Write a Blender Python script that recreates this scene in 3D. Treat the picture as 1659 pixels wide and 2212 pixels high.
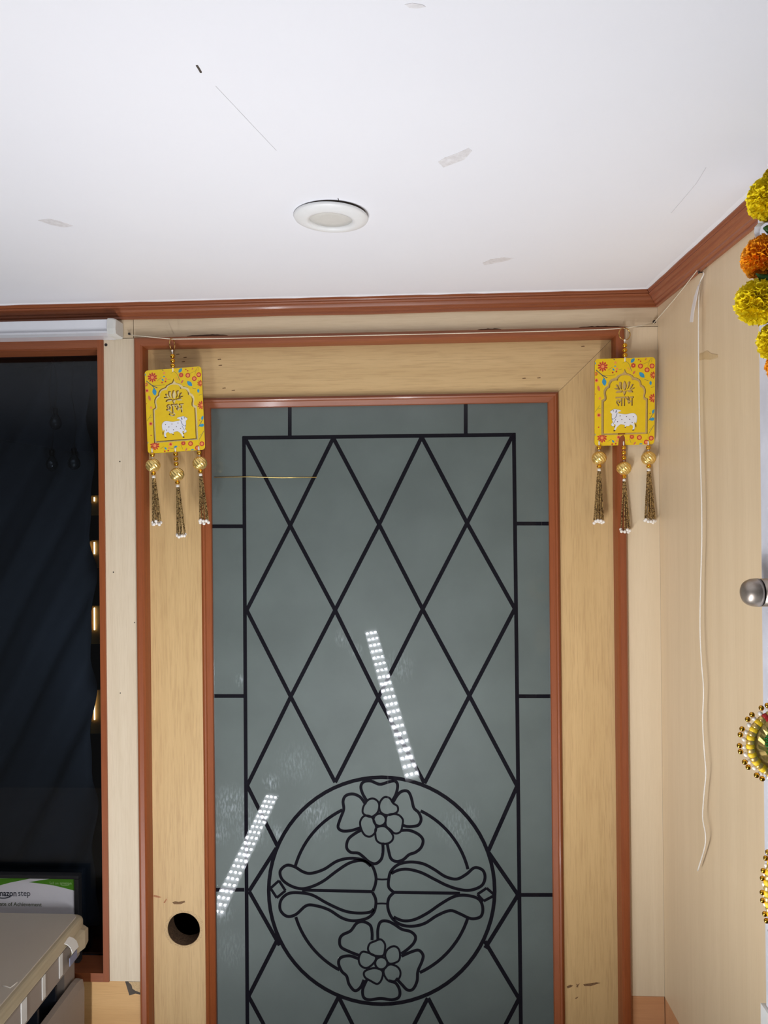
import bpy, bmesh, math, random
from mathutils import Vector, Matrix, Euler
random.seed(7)
scene = bpy.context.scene
for o in list(bpy.data.objects):
    bpy.data.objects.remove(o)
col = scene.collection

# ------------------------------------------------------------------ camera
W, H, F = 1659.0, 2212.0, 1600.0
CAM = Vector((0.0, -1.335, 1.75))
YAW, PITCH, ROLL = math.radians(2.92), math.radians(0.066), math.radians(0.577)
ROT = (Matrix.Rotation(YAW, 3, 'Z') @ Matrix.Rotation(PITCH, 3, 'X') @ Matrix.Rotation(ROLL, 3, 'Y'))
cam_data = bpy.data.cameras.new('camera')
cam = bpy.data.objects.new('camera', cam_data)
col.objects.link(cam)
r_, f_, u_ = ROT.col[0], ROT.col[1], ROT.col[2]
cam.matrix_world = Matrix(((r_.x, u_.x, -f_.x, CAM.x), (r_.y, u_.y, -f_.y, CAM.y), (r_.z, u_.z, -f_.z, CAM.z), (0, 0, 0, 1)))
cam_data.sensor_fit = 'VERTICAL'
cam_data.sensor_height = 36.0
cam_data.sensor_width = 27.0
cam_data.lens = F / H * 36.0
cam_data.clip_start = 0.02
scene.camera = cam

# ------------------------------------------------------------------ light level
world = bpy.data.worlds.new('room_ambient')
scene.world = world
world.use_nodes = True
world.node_tree.nodes['Background'].inputs[0].default_value = (0.95, 0.93, 0.92, 1)
world.node_tree.nodes['Background'].inputs[1].default_value = 0.08
LED_POWER = 1190.0
scene.view_settings.view_transform = 'Standard'
scene.view_settings.look = 'None'
scene.view_settings.exposure = 0.0
scene.view_settings.gamma = 1.0
scene.view_settings.use_curve_mapping = False

# ------------------------------------------------------------------ pixel to place
def ray(px, py):
    return ROT @ Vector(((px - W / 2) / F, 1.0, -(py - H / 2) / F))
def P(px, py, Y):
    d = ray(px, py)
    return CAM + d * ((Y - CAM.y) / d.y)
CORNER_X, RK = 0.4205, -0.0253           # right wall: x = CORNER_X + RK * y
def PW(px, py, off=0.0):                  # on the right wall, off metres into the room
    d = ray(px, py)
    t = (CORNER_X - off + RK * CAM.y - CAM.x) / (d.x - RK * d.y)
    return CAM + d * t
def PC(px, py, z):
    d = ray(px, py)
    return CAM + d * ((z - CAM.z) / d.z)

# ------------------------------------------------------------------ materials
MATS = {}
def srgb(c):
    return tuple((v / 255 / 12.92 if v / 255 <= 0.04045 else ((v / 255 + 0.055) / 1.055) ** 2.4) for v in c) + (1,)
def mat(name, rgb, rough=0.5, metal=0.0, coat=0.0, coat_rough=0.03, noise=None, emit=None, bump=None, sub=0.0):
    """noise = (rgb2, scale xyz, amount); bump = (scale, strength)"""
    m = bpy.data.materials.new(name)
    m.use_nodes = True
    nt = m.node_tree
    b = nt.nodes['Principled BSDF']
    b.inputs['Base Color'].default_value = srgb(rgb)
    b.inputs['Roughness'].default_value = rough
    b.inputs['Metallic'].default_value = metal
    b.inputs['Coat Weight'].default_value = coat
    b.inputs['Coat Roughness'].default_value = coat_rough
    if sub:
        b.inputs['Subsurface Weight'].default_value = sub
        b.inputs['Subsurface Radius'].default_value = (0.004, 0.003, 0.002)
    if noise:
        tc = nt.nodes.new('ShaderNodeTexCoord')
        mp = nt.nodes.new('ShaderNodeMapping')
        mp.inputs['Scale'].default_value = noise[1]
        nz = nt.nodes.new('ShaderNodeTexNoise')
        nz.inputs['Scale'].default_value = 1.0
        nz.inputs['Detail'].default_value = 5
        nz.inputs['Roughness'].default_value = 0.6
        rp = nt.nodes.new('ShaderNodeValToRGB')
        a = noise[2]
        rp.color_ramp.elements[0].position = 0.5 - a
        rp.color_ramp.elements[1].position = 0.5 + a
        rp.color_ramp.elements[0].color = srgb(noise[0])
        rp.color_ramp.elements[1].color = srgb(rgb)
        nt.links.new(tc.outputs['Object'], mp.inputs['Vector'])
        nt.links.new(mp.outputs[0], nz.inputs['Vector'])
        nt.links.new(nz.outputs[0], rp.inputs[0])
        nt.links.new(rp.outputs[0], b.inputs['Base Color'])
        if bump:
            bp = nt.nodes.new('ShaderNodeBump')
            bp.inputs['Strength'].default_value = bump
            bp.inputs['Distance'].default_value = 0.001
            nt.links.new(nz.outputs[0], bp.inputs['Height'])
            nt.links.new(bp.outputs[0], b.inputs['Normal'])
    if emit:
        b.inputs['Emission Color'].default_value = tuple(emit[0]) + (1,)
        b.inputs['Emission Strength'].default_value = emit[1]
    MATS[name] = m
    return m

def vary(name):
    nt = MATS[name].node_tree
    mp = next(n for n in nt.nodes if n.type == 'MAPPING')
    oi = nt.nodes.new('ShaderNodeObjectInfo')
    mu = nt.nodes.new('ShaderNodeMath')
    mu.operation = 'MULTIPLY'
    mu.inputs[1].default_value = 50.0
    nt.links.new(oi.outputs['Random'], mu.inputs[0])
    nt.links.new(mu.outputs[0], mp.inputs['Location'])

def wood(name, light, dark, streak, axis, rough=0.5, coat=0.0, bump=0.12, patch=0.25):
    """Long grain along `axis`: fine streaks, broader bands and worn patches."""
    m = bpy.data.materials.new(name)
    m.use_nodes = True
    nt = m.node_tree
    N = nt.nodes.new
    L = nt.links.new
    b = nt.nodes['Principled BSDF']
    tc = N('ShaderNodeTexCoord')
    def nz(sc, detail, rough_=0.55, dist=0.0):
        mp = N('ShaderNodeMapping')
        mp.inputs['Scale'].default_value = sc
        n = N('ShaderNodeTexNoise')
        n.inputs['Scale'].default_value = 1.0
        n.inputs['Detail'].default_value = detail
        n.inputs['Roughness'].default_value = rough_
        n.inputs['Distortion'].default_value = dist
        L(tc.outputs['Object'], mp.inputs['Vector'])
        L(mp.outputs[0], n.inputs['Vector'])
        return n.outputs[0]
    fine = [420.0, 420.0, 420.0]
    broad = [38.0, 38.0, 38.0]
    i = 'xyz'.index(axis)
    fine[i] = 22.0
    broad[i] = 1.3
    a, c, d = nz(fine, 4), nz(broad, 3, 0.6, 0.4), nz((5, 5, 5), 4, 0.65)
    def ramp(src, p0, p1):
        r = N('ShaderNodeMapRange')
        r.inputs['From Min'].default_value = p0
        r.inputs['From Max'].default_value = p1
        L(src, r.inputs['Value'])
        return r.outputs[0]
    def mix(fac, c1, c2):
        x = N('ShaderNodeMix')
        x.data_type = 'RGBA'
        for s, v in ((6, c1), (7, c2)):
            if isinstance(v, tuple):
                x.inputs[s].default_value = v
            else:
                L(v, x.inputs[s])
        L(fac, x.inputs[0])
        return x.outputs[2]
    def mul(s, k):
        x = N('ShaderNodeMath')
        x.operation = 'MULTIPLY'
        x.inputs[1].default_value = k
        L(s, x.inputs[0])
        return x.outputs[0]
    c1 = mix(ramp(c, 0.3, 0.7), srgb(light), srgb(dark))
    c2 = mix(mul(ramp(a, 0.45, 0.8), 0.5), c1, srgb(streak))
    c3 = mix(mul(ramp(d, 0.5, 0.8), patch), c2, srgb(dark))
    L(c3, b.inputs['Base Color'])
    b.inputs['Roughness'].default_value = rough
    b.inputs['Coat Weight'].default_value = coat
    b.inputs['Coat Roughness'].default_value = 0.12
    bp = N('ShaderNodeBump')
    bp.inputs['Strength'].default_value = bump
    bp.inputs['Distance'].default_value = 0.0008
    L(a, bp.inputs['Height'])
    L(bp.outputs[0], b.inputs['Normal'])
    MATS[name] = m
    return m

wood('leaf_v', (206, 173, 121), (194, 161, 110), (160, 124, 78), 'z', 0.55)
wood('leaf_h', (205, 174, 125), (195, 163, 114), (156, 122, 80), 'x', 0.55)
wood('cream_v', (222, 206, 180), (212, 194, 166), (198, 178, 148), 'z', 0.5, 0, 0.05, 0.15)
wood('cream_h', (214, 195, 165), (203, 182, 150), (186, 162, 128), 'x', 0.5, 0, 0.05, 0.25)
wood('post_v', (226, 207, 176), (219, 199, 167), (213, 192, 159), 'z', 0.45, 0, 0.03, 0.12)
wood('wall_v', (224, 201, 166), (217, 193, 157), (211, 187, 150), 'z', 0.4, 0, 0.03, 0.15)
wood('low_h', (214, 170, 112), (204, 158, 100), (190, 144, 88), 'x', 0.5, 0, 0.05, 0.2)
wood('peach_h', (212, 158, 112), (202, 146, 100), (190, 134, 90), 'x', 0.5, 0, 0.05, 0.2)
wood('brown_v', (150, 80, 38), (134, 68, 32), (114, 56, 26), 'z', 0.42, 0.15, 0.08, 0.3)
wood('brown_h', (146, 82, 46), (134, 72, 40), (112, 58, 32), 'x', 0.42, 0.15, 0.08, 0.3)
wood('brown_y', (156, 92, 62), (142, 78, 52), (118, 62, 40), 'y', 0.42, 0.2, 0.08, 0.3)
mat('ceiling_paint', (240, 240, 244), 0.6, noise=((235, 235, 240), (3, 3, 3), 0.3))
mat('caulk', (236, 235, 238), 0.6)
mat('dark_room', (9, 9, 11), 0.9, noise=((6, 6, 8), (4, 4, 4), 0.3))
mat('floor_tile', (104, 98, 92), 0.5, noise=((94, 88, 82), (6, 6, 6), 0.3))
mat('crack', (70, 62, 55), 0.9, noise=((90, 80, 70), (60, 60, 60), 0.3))
mat('seam_dark', (62, 40, 26), 0.8, noise=((84, 52, 32), (80, 80, 80), 0.3))
mat('hole_wood', (120, 92, 66), 0.9, noise=((70, 52, 38), (300, 300, 300), 0.2))
mat('raw_wood', (214, 186, 142), 0.8, noise=((176, 144, 100), (500, 500, 500), 0.2))
mat('white_paint', (236, 236, 236), 0.4, noise=((228, 228, 226), (40, 40, 40), 0.3))
mat('lens', (214, 211, 204), 0.45, noise=((206, 203, 196), (60, 60, 60), 0.3))
mat('diffuser', (226, 228, 234), 0.35, noise=((220, 222, 228), (30, 30, 30), 0.3))
mat('end_cap', (214, 214, 210), 0.35, noise=((204, 204, 198), (60, 60, 60), 0.3))
mat('alu_lip', (232, 234, 240), 0.25, 0.3, noise=((222, 224, 230), (40, 40, 40), 0.3))
mat('string', (232, 222, 200), 0.8, noise=((214, 202, 176), (400, 400, 400), 0.25))
mat('white_cord', (240, 234, 224), 0.7, noise=((226, 218, 206), (400, 400, 400), 0.25))
mat('plastic_tie', (238, 232, 228), 0.35, noise=((228, 222, 216), (80, 80, 80), 0.3))
mat('nail', (46, 42, 42), 0.4, 0.8, noise=((80, 76, 74), (500, 500, 500), 0.3))
mat('tape', (196, 168, 122), 0.3, noise=((210, 184, 146), (120, 120, 120), 0.3))
mat('tape_gray', (236, 234, 236), 0.4, noise=((214, 210, 210), (160, 160, 160), 0.2))
mat('hairline', (205, 203, 206), 0.8, noise=((190, 188, 190), (60, 60, 60), 0.3))
mat('yellow', (232, 196, 22), 0.42, noise=((224, 186, 14), (90, 90, 90), 0.3))
mat('yellow_edge', (104, 62, 26), 0.6, noise=((84, 48, 20), (90, 90, 90), 0.3))
mat('gold_mirror', (255, 236, 178), 0.22, 0.9, noise=((252, 228, 160), (60, 60, 60), 0.3))
mat('gold_bead', (232, 178, 62), 0.2, 1.0, noise=((214, 158, 48), (200, 200, 200), 0.3))
mat('antique', (214, 182, 122), 0.3, 0.6, noise=((74, 50, 28), (420, 420, 420), 0.10))
vary('antique')
mat('brass', (214, 180, 110), 0.22, 1.0, noise=((196, 160, 92), (300, 300, 300), 0.3))
mat('pearl', (244, 238, 228), 0.18, coat=0.6, noise=((234, 226, 216), (300, 300, 300), 0.3))
mat('print_red', (196, 44, 52), 0.45, noise=((184, 38, 46), (200, 200, 200), 0.3))
mat('print_orange', (236, 150, 84), 0.45, noise=((228, 140, 72), (200, 200, 200), 0.3))
mat('print_blue', (64, 156, 196), 0.45, noise=((44, 132, 176), (200, 200, 200), 0.3))
mat('print_salmon', (208, 116, 88), 0.45, noise=((196, 104, 78), (200, 200, 200), 0.3))
mat('print_navy', (56, 70, 96), 0.45, noise=((70, 84, 104), (200, 200, 200), 0.3))
mat('print_twig', (128, 120, 70), 0.45, noise=((112, 104, 60), (200, 200, 200), 0.3))
mat('print_white', (234, 234, 238), 0.45, noise=((226, 226, 232), (200, 200, 200), 0.3))
mat('print_brown', (92, 54, 34), 0.45, noise=((74, 44, 28), (200, 200, 200), 0.3))
mat('print_grey', (128, 132, 158), 0.45, noise=((112, 118, 146), (200, 200, 200), 0.3))
mat('copier', (190, 180, 166), 0.55, noise=((182, 172, 158), (8, 8, 8), 0.3))
mat('copier_rim', (184, 170, 142), 0.5, noise=((175, 161, 133), (20, 20, 20), 0.3))
mat('copier_side', (156, 144, 134), 0.55, noise=((148, 136, 126), (10, 10, 10), 0.3))
mat('copier_dark', (38, 43, 54), 0.45, noise=((30, 34, 42), (20, 20, 20), 0.3))
mat('frame_black', (34, 35, 38), 0.4, noise=((46, 46, 48), (60, 60, 60), 0.3))
mat('paper', (238, 236, 242), 0.55, noise=((232, 230, 236), (20, 20, 20), 0.3))
mat('cert_green', (86, 152, 34), 0.5, noise=((78, 142, 28), (40, 40, 40), 0.3))
mat('cert_pale', (170, 200, 140), 0.5, noise=((162, 192, 132), (40, 40, 40), 0.3))
mat('ink', (44, 48, 64), 0.5, noise=((38, 42, 56), (40, 40, 40), 0.3))
mat('ink_olive', (92, 98, 72), 0.5, noise=((84, 90, 66), (40, 40, 40), 0.3))
mat('curtain', (72, 76, 86), 0.8, noise=((60, 64, 72), (6, 6, 6), 0.3))
mat('bulb_dark', (60, 62, 66), 0.12, coat=1.0, noise=((44, 46, 50), (80, 80, 80), 0.3))
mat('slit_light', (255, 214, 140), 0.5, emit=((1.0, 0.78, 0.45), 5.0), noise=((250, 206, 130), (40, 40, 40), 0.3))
mat('slit_panel', (206, 160, 84), 0.5, noise=((170, 126, 62), (60, 60, 60), 0.3))
mat('marigold_y', (252, 232, 30), 0.6, sub=0.15, noise=((248, 220, 14), (120, 120, 120), 0.3))
mat('marigold_o', (255, 180, 24), 0.6, sub=0.15, noise=((252, 158, 12), (120, 120, 120), 0.3))
mat('leaf_green', (52, 104, 44), 0.5, noise=((36, 82, 32), (120, 120, 120), 0.3))
mat('ribbon', (232, 232, 234), 0.4, noise=((216, 216, 220), (80, 80, 80), 0.3))
mat('aluminium', (232, 234, 244), 0.4, 0.15, noise=((204, 206, 216), (20, 20, 20), 0.3))
mat('steel', (196, 184, 172), 0.38, 0.85, noise=((140, 132, 124), (40, 40, 40), 0.3))
mat('steel_dark', (52, 48, 46), 0.3, 0.9, noise=((44, 40, 38), (40, 40, 40), 0.3))
mat('white_plastic', (226, 226, 222), 0.4, noise=((216, 216, 212), (40, 40, 40), 0.3))
mat('rope_yellow', (234, 196, 20), 0.6, noise=((224, 180, 10), (500, 500, 500), 0.3))
mat('rope_red', (188, 34, 40), 0.6, noise=((170, 28, 34), (500, 500, 500), 0.3))
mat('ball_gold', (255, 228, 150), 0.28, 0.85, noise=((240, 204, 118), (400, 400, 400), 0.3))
mat('zari', (232, 204, 128), 0.35, 0.7, noise=((200, 166, 92), (500, 500, 500), 0.2))
mat('pom_green', (24, 132, 62), 0.9, noise=((14, 104, 46), (600, 600, 600), 0.2))
mat('led_chip', (255, 255, 255), 0.5, emit=((0.955, 0.965, 1.0), LED_POWER))
mat('led_body', (206, 208, 212), 0.4, noise=((198, 200, 204), (30, 30, 30), 0.3))
mat('stand', (40, 40, 42), 0.4, noise=((50, 50, 52), (30, 30, 30), 0.3))

def glass_front(name, rgb, rough, scuffs_sheen=(), spec=0.2):
    """Sheet with a smooth front: satin body under a mirror-flat coat; scuffs = worn cloudy marks and a painted sheen."""
    m = bpy.data.materials.new(name)
    m.use_nodes = True
    nt = m.node_tree
    N, L = nt.nodes.new, nt.links.new
    b = nt.nodes['Principled BSDF']
    b.inputs['Roughness'].default_value = rough
    b.inputs['Coat Weight'].default_value = 1.0
    b.inputs['Coat Roughness'].default_value = 0.0
    b.inputs['Coat IOR'].default_value = 1.5
    b.inputs['Specular IOR Level'].default_value = spec
    tc = N('ShaderNodeTexCoord')
    nz = N('ShaderNodeTexNoise')
    nz.inputs['Scale'].default_value = 9
    nz.inputs['Detail'].default_value = 6
    L(tc.outputs['Object'], nz.inputs['Vector'])
    mr = N('ShaderNodeValToRGB')
    mr.color_ramp.elements[0].position = 0.3
    mr.color_ramp.elements[1].position = 0.75
    mr.color_ramp.elements[0].color = srgb(tuple(v * 0.95 for v in rgb))
    mr.color_ramp.elements[1].color = srgb(tuple(v * 1.05 for v in rgb))
    L(nz.outputs[0], mr.inputs[0])
    out = mr.outputs[0]
    if scuffs_sheen:
        fn = N('ShaderNodeTexNoise')
        mp = N('ShaderNodeMapping')
        mp.inputs['Rotation'].default_value = (0, math.radians(35), 0)
        mp.inputs['Scale'].default_value = (300, 100, 90)
        L(tc.outputs['Object'], mp.inputs['Vector'])
        L(mp.outputs[0], fn.inputs['Vector'])
        fn.inputs['Scale'].default_value = 1.0
        fn.inputs['Detail'].default_value = 6
        total = None
        for (c, rad, amt) in scuffs_sheen:
            vd = N('ShaderNodeVectorMath')
            vd.operation = 'DISTANCE'
            vd.inputs[1].default_value = c
            L(tc.outputs['Object'], vd.inputs[0])
            r = N('ShaderNodeMapRange')
            r.interpolation_type = 'SMOOTHSTEP'
            r.inputs['From Min'].default_value = rad
            r.inputs['From Max'].default_value = 0.0
            r.inputs['To Max'].default_value = amt
            L(vd.outputs['Value'], r.inputs['Value'])
            if total is None:
                total = r.outputs[0]
            else:
                ad = N('ShaderNodeMath')
                ad.operation = 'MAXIMUM'
                L(total, ad.inputs[0])
                L(r.outputs[0], ad.inputs[1])
                total = ad.outputs[0]
        th = N('ShaderNodeMapRange')
        th.inputs['From Min'].default_value = 0.45
        th.inputs['From Max'].default_value = 0.72
        L(fn.outputs[0], th.inputs['Value'])
        mu = N('ShaderNodeMath')
        mu.operation = 'MULTIPLY'
        L(total, mu.inputs[0])
        L(th.outputs[0], mu.inputs[1])
        mx = N('ShaderNodeMix')
        mx.data_type = 'RGBA'
        L(mu.outputs[0], mx.inputs[0])
        L(out, mx.inputs[6])
        mx.inputs[7].default_value = srgb((172, 182, 186))
        out = mx.outputs[2]
    L(out, b.inputs['Base Color'])
    MATS[name] = m
    return m

def clear_pane(name, tint):
    m = bpy.data.materials.new(name)
    m.use_nodes = True
    nt = m.node_tree
    N, L = nt.nodes.new, nt.links.new
    nt.nodes.remove(nt.nodes['Principled BSDF'])
    tr, gl, fr, mx = N('ShaderNodeBsdfTransparent'), N('ShaderNodeBsdfGlossy'), N('ShaderNodeFresnel'), N('ShaderNodeMixShader')
    tr.inputs[0].default_value = srgb(tint)
    gl.inputs['Roughness'].default_value = 0.0
    fr.inputs['IOR'].default_value = 1.45
    L(fr.outputs[0], mx.inputs[0])
    L(tr.outputs[0], mx.inputs[1])
    L(gl.outputs[0], mx.inputs[2])
    L(mx.outputs[0], nt.nodes['Material Output'].inputs[0])
    MATS[name] = m
    return m

# ------------------------------------------------------------------ mesh helpers
class MB:
    def __init__(self):
        self.v, self.f, self.m, self.mats = [], [], [], []
        self.cur = 0
        self.smooth = False
    def use(self, name):
        if name not in self.mats:
            self.mats.append(name)
        self.cur = self.mats.index(name)
        return self
    def add(self, verts, faces):
        n = len(self.v)
        self.v += [Vector(p) for p in verts]
        for f in faces:
            self.f.append([i + n for i in f])
            self.m.append(self.cur)
        return self
    def box(self, x0, x1, y0, y1, z0, z1):
        return self.add([(x0, y0, z0), (x1, y0, z0), (x1, y1, z0), (x0, y1, z0), (x0, y0, z1), (x1, y0, z1), (x1, y1, z1), (x0, y1, z1)],
                        [(3, 2, 1, 0), (4, 5, 6, 7), (0, 1, 5, 4), (1, 2, 6, 5), (2, 3, 7, 6), (3, 0, 4, 7)])
    def loft(self, rings, closed=True, caps=True):
        n = len(rings[0])
        vs = [p for r in rings for p in r]
        fs = []
        for i in range(len(rings) - 1):
            for j in range(n if closed else n - 1):
                k = (j + 1) % n
                fs.append((i * n + j, i * n + k, (i + 1) * n + k, (i + 1) * n + j))
        if caps:
            fs.append(tuple(range(n - 1, -1, -1)))
            fs.append(tuple(range((len(rings) - 1) * n, len(rings) * n)))
        return self.add(vs, fs)
    def tube(self, path, rad, n=8, closed=False):
        path = [Vector(p) for p in path]
        rings = []
        up = None
        m = len(path)
        for i, p in enumerate(path):
            if closed:
                t = path[(i + 1) % m] - path[i - 1]
            else:
                t = path[min(i + 1, m - 1)] - path[max(i - 1, 0)]
            t.normalize()
            if up is None:
                up = Vector((0, 0, 1)) if abs(t.z) < 0.9 else Vector((1, 0, 0))
            a = t.cross(up).normalized()
            b = a.cross(t).normalized()
            up = b
            r = rad[i] if isinstance(rad, (list, tuple)) else rad
            rings.append([p + (a * math.cos(k * 2 * math.pi / n) + b * math.sin(k * 2 * math.pi / n)) * r for k in range(n)])
        if closed:
            rings.append(rings[0])
        return self.loft(rings, True, not closed)
    def lathe(self, prof, center, n=32, axis='z'):
        c = Vector(center)
        rings = []
        for (r, h) in prof:
            ring = []
            for k in range(n):
                a = 2 * math.pi * k / n
                q = (r * math.cos(a), r * math.sin(a), h)
                if axis == 'y':
                    q = (q[0], -q[2], q[1])
                elif axis == 'x':
                    q = (q[2], q[0], q[1])
                ring.append(c + Vector(q))
            rings.append(ring)
        return self.loft(rings, True, True)
    def ball(self, c, r, n=12, m=8, sz=1.0):
        prof = [(max(1e-5, r * math.sin(math.pi * i / m)), -r * sz * math.cos(math.pi * i / m)) for i in range(m + 1)]
        return self.lathe(prof, c, n)
    def slab(self, pts, y0, y1):
        """polygon of (x, z) given thickness from y0 (front) to y1"""
        n = len(pts)
        vs = [(x, y0, z) for x, z in pts] + [(x, y1, z) for x, z in pts]
        fs = [tuple(range(n)), tuple(range(2 * n - 1, n - 1, -1))]
        for i in range(n):
            j = (i + 1) % n
            fs.append((i, n + i, n + j, j))
        return self.add(vs, fs)
    def strip(self, pts, w, y0, y1, closed=False):
        """ribbon of width w along (x, z) points"""
        n = len(pts)
        L_, R_ = [], []
        for i in range(n):
            if closed:
                a, b = Vector(pts[i - 1]), Vector(pts[(i + 1) % n])
            else:
                a, b = Vector(pts[max(i - 1, 0)]), Vector(pts[min(i + 1, n - 1)])
            t = (b - a).normalized()
            nn = Vector((-t.y, t.x)) * (w / 2)
            p = Vector(pts[i])
            L_.append(p + nn)
            R_.append(p - nn)
        rings = [[(L_[i].x, y0, L_[i].y), (R_[i].x, y0, R_[i].y), (R_[i].x, y1, R_[i].y), (L_[i].x, y1, L_[i].y)] for i in range(n)]
        if closed:
            rings.append(rings[0])
        return self.loft(rings, True, not closed)
    def mesh(self, name, default=None):
        me = bpy.data.meshes.new(name)
        me.from_pydata([tuple(p) for p in self.v], [], self.f)
        if not self.mats:
            self.use(default)
        for k in self.mats:
            me.materials.append(MATS[k])
        me.polygons.foreach_set('material_index', self.m)
        bm = bmesh.new()
        bm.from_mesh(me)
        bmesh.ops.remove_doubles(bm, verts=bm.verts, dist=1e-7)
        bmesh.ops.recalc_face_normals(bm, faces=bm.faces)
        bm.to_mesh(me)
        bm.free()
        if self.smooth:
            me.polygons.foreach_set('use_smooth', [True] * len(me.polygons))
        me.update()
        return me
    def build(self, name, material=None, parent=None, smooth=False, local=False):
        self.smooth = smooth
        if parent is not None and not local:
            org = world_loc(parent)
            self.v = [p - org for p in self.v]
        me = self.mesh(name, material)
        o = bpy.data.objects.new(name, me)
        col.objects.link(o)
        o.parent = parent
        return o

def world_loc(o):
    v = Vector(o.location)
    while o.parent:
        o = o.parent
        v += Vector(o.location)
    return v
def tag(o, label=None, cat=None, group=None, kind=None):
    for k, v in (('label', label), ('category', cat), ('group', group), ('kind', kind)):
        if v:
            o[k] = v
    return o
def empty(name, loc):
    o = bpy.data.objects.new(name, None)
    col.objects.link(o)
    o.location = loc
    o.empty_display_size = 0.02
    return o
def link_copy(src, parent, loc=None, rot=None, scale=None):
    c = src.copy()
    col.objects.link(c)
    c.parent = parent
    if loc is not None:
        c.location = loc
    if rot is not None:
        c.rotation_euler = rot
    if scale is not None:
        c.scale = scale
    return c
def from_mesh(name, me, parent, loc=(0, 0, 0), rot=(0, 0, 0), scale=(1, 1, 1)):
    o = bpy.data.objects.new(name, me)
    col.objects.link(o)
    o.parent = parent
    o.location, o.rotation_euler, o.scale = loc, rot, scale
    return o
def bevel(o, w=0.002, seg=2):
    bm = bmesh.new()
    bm.from_mesh(o.data)
    bmesh.ops.bevel(bm, geom=[e for e in bm.edges if e.is_manifold and e.calc_face_angle(0) > 0.5], offset=w, segments=seg, profile=0.6, affect='EDGES')
    bm.to_mesh(o.data)
    bm.free()
    return o
def smooth_line(pts, closed=False, k=5):
    n = len(pts)
    out = []
    for i in range(n if closed else n - 1):
        g = (lambda j: pts[j % n]) if closed else (lambda j: pts[max(0, min(n - 1, j))])
        p0, p1, p2, p3 = g(i - 1), g(i), g(i + 1), g(i + 2)
        for s in range(k):
            t = s / k
            out.append(tuple(0.5 * (2 * b + (c - a) * t + (2 * a - 5 * b + 4 * c - d) * t * t + (3 * b - a - 3 * c + d) * t ** 3)
                             for a, b, c, d in zip(p0, p1, p2, p3)))
    if not closed:
        out.append(tuple(pts[-1]))
    return out
def text_mesh(body, size, bold=0.0, extrude=0.0, align='CENTER', res=3):
    cu = bpy.data.curves.new('t', 'FONT')
    cu.body = body
    cu.size = size
    cu.offset = bold
    cu.extrude = extrude
    cu.resolution_u = res
    cu.align_x = align
    o = bpy.data.objects.new('t', cu)
    col.objects.link(o)
    bpy.context.view_layer.update()
    dg = bpy.context.evaluated_depsgraph_get()
    me = bpy.data.meshes.new_from_object(o.evaluated_get(dg))
    bpy.data.objects.remove(o)
    bpy.data.curves.remove(cu)
    return me
def text_bounds(me):
    xs = [v.co.x for v in me.vertices]
    ys = [v.co.y for v in me.vertices]
    return min(xs), max(xs), min(ys), max(ys)

# ================================================================== the setting
CEIL = 2.136
XL = -2.1
YB = -2.9
tag(MB().box(XL, 0.7, YB, 1.0, -0.05, 0.0).build('floor', 'floor_tile'), 'plain grey floor of the room', 'floor', kind='structure')
ceiling = MB().box(XL, 0.7, YB, 0.08, CEIL, CEIL + 0.04).build('ceiling', 'ceiling_paint')
tag(ceiling, 'smooth white painted ceiling', 'ceiling', kind='structure')

# dark space beyond the back wall
b = MB()
b.box(XL, 0.7, 0.95, 1.0, 0, 2.2)
b.box(XL, 0.7, 0.062, 0.95, 2.15, 2.2)
b.box(XL - 0.05, XL, 0.0, 1.0, 0, 2.2)
b.box(0.65, 0.7, 0.062, 0.95, 0, 2.15)
tag(b.build('wall_beyond', 'dark_room'), 'dark unlit room behind the door and window', 'wall', kind='structure')

# back wall: laminate panels on a shared core line
wall_back = empty('wall_back', (-0.1, 0.0, 0.0))
tag(wall_back, 'wood laminate wall around the glazed door', 'wall', kind='structure')
SEAM = P(288, 705, 0).x
HB = 2.0755
p = MB().box(SEAM + 0.0006, CORNER_X, 0, 0.06, HB + 0.0006, CEIL).build('header_panel', 'cream_h', wall_back)
p = MB().box(XL, SEAM - 0.0006, 0.0005, 0.06, HB + 0.0006, CEIL).build('header_panel', 'cream_h', wall_back)
XPL = -0.5815
XCL, XCR = -0.522, 0.361
MB().box(XPL, XCL + 0.004, 0, 0.06, 0.8945, HB - 0.0006).build('post_panel', 'cream_v', wall_back)
MB().box(XCR - 0.004, CORNER_X, 0, 0.06, 0.889, HB - 0.0006).build('post_panel', 'post_v', wall_back)
MB().box(XL, XCL + 0.004, 0.002, 0.06, 0, 0.8935).build('lower_panel', 'low_h', wall_back)
MB().box(XCR - 0.004, CORNER_X, 0.001, 0.06, 0, 0.888).build('lower_panel', 'peach_h', wall_back)
# dark backing seen in the joints
MB().box(XPL, CORNER_X, 0.03, 0.061, HB - 0.004, HB + 0.004).build('joint_backing', 'seam_dark', wall_back)
# broken laminate corner under the left post
ch = [P(x, y, 0.0) for x, y in ((270, 2121), (307, 2121), (307, 2150), (292, 2147), (279, 2151))]
MB().slab([(q.x, q.z) for q in ch], 0.0008, 0.004).build('torn_edge', 'crack', wall_back)
ch = [P(x, y, 0.0) for x, y in ((277, 2121), (308, 2121), (308, 2146), (292, 2140), (286, 2136), (284, 2128))]
MB().slab([(q.x, q.z) for q in ch], 0.0002, 0.004).build('bare_patch', 'raw_wood', wall_back)

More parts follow.
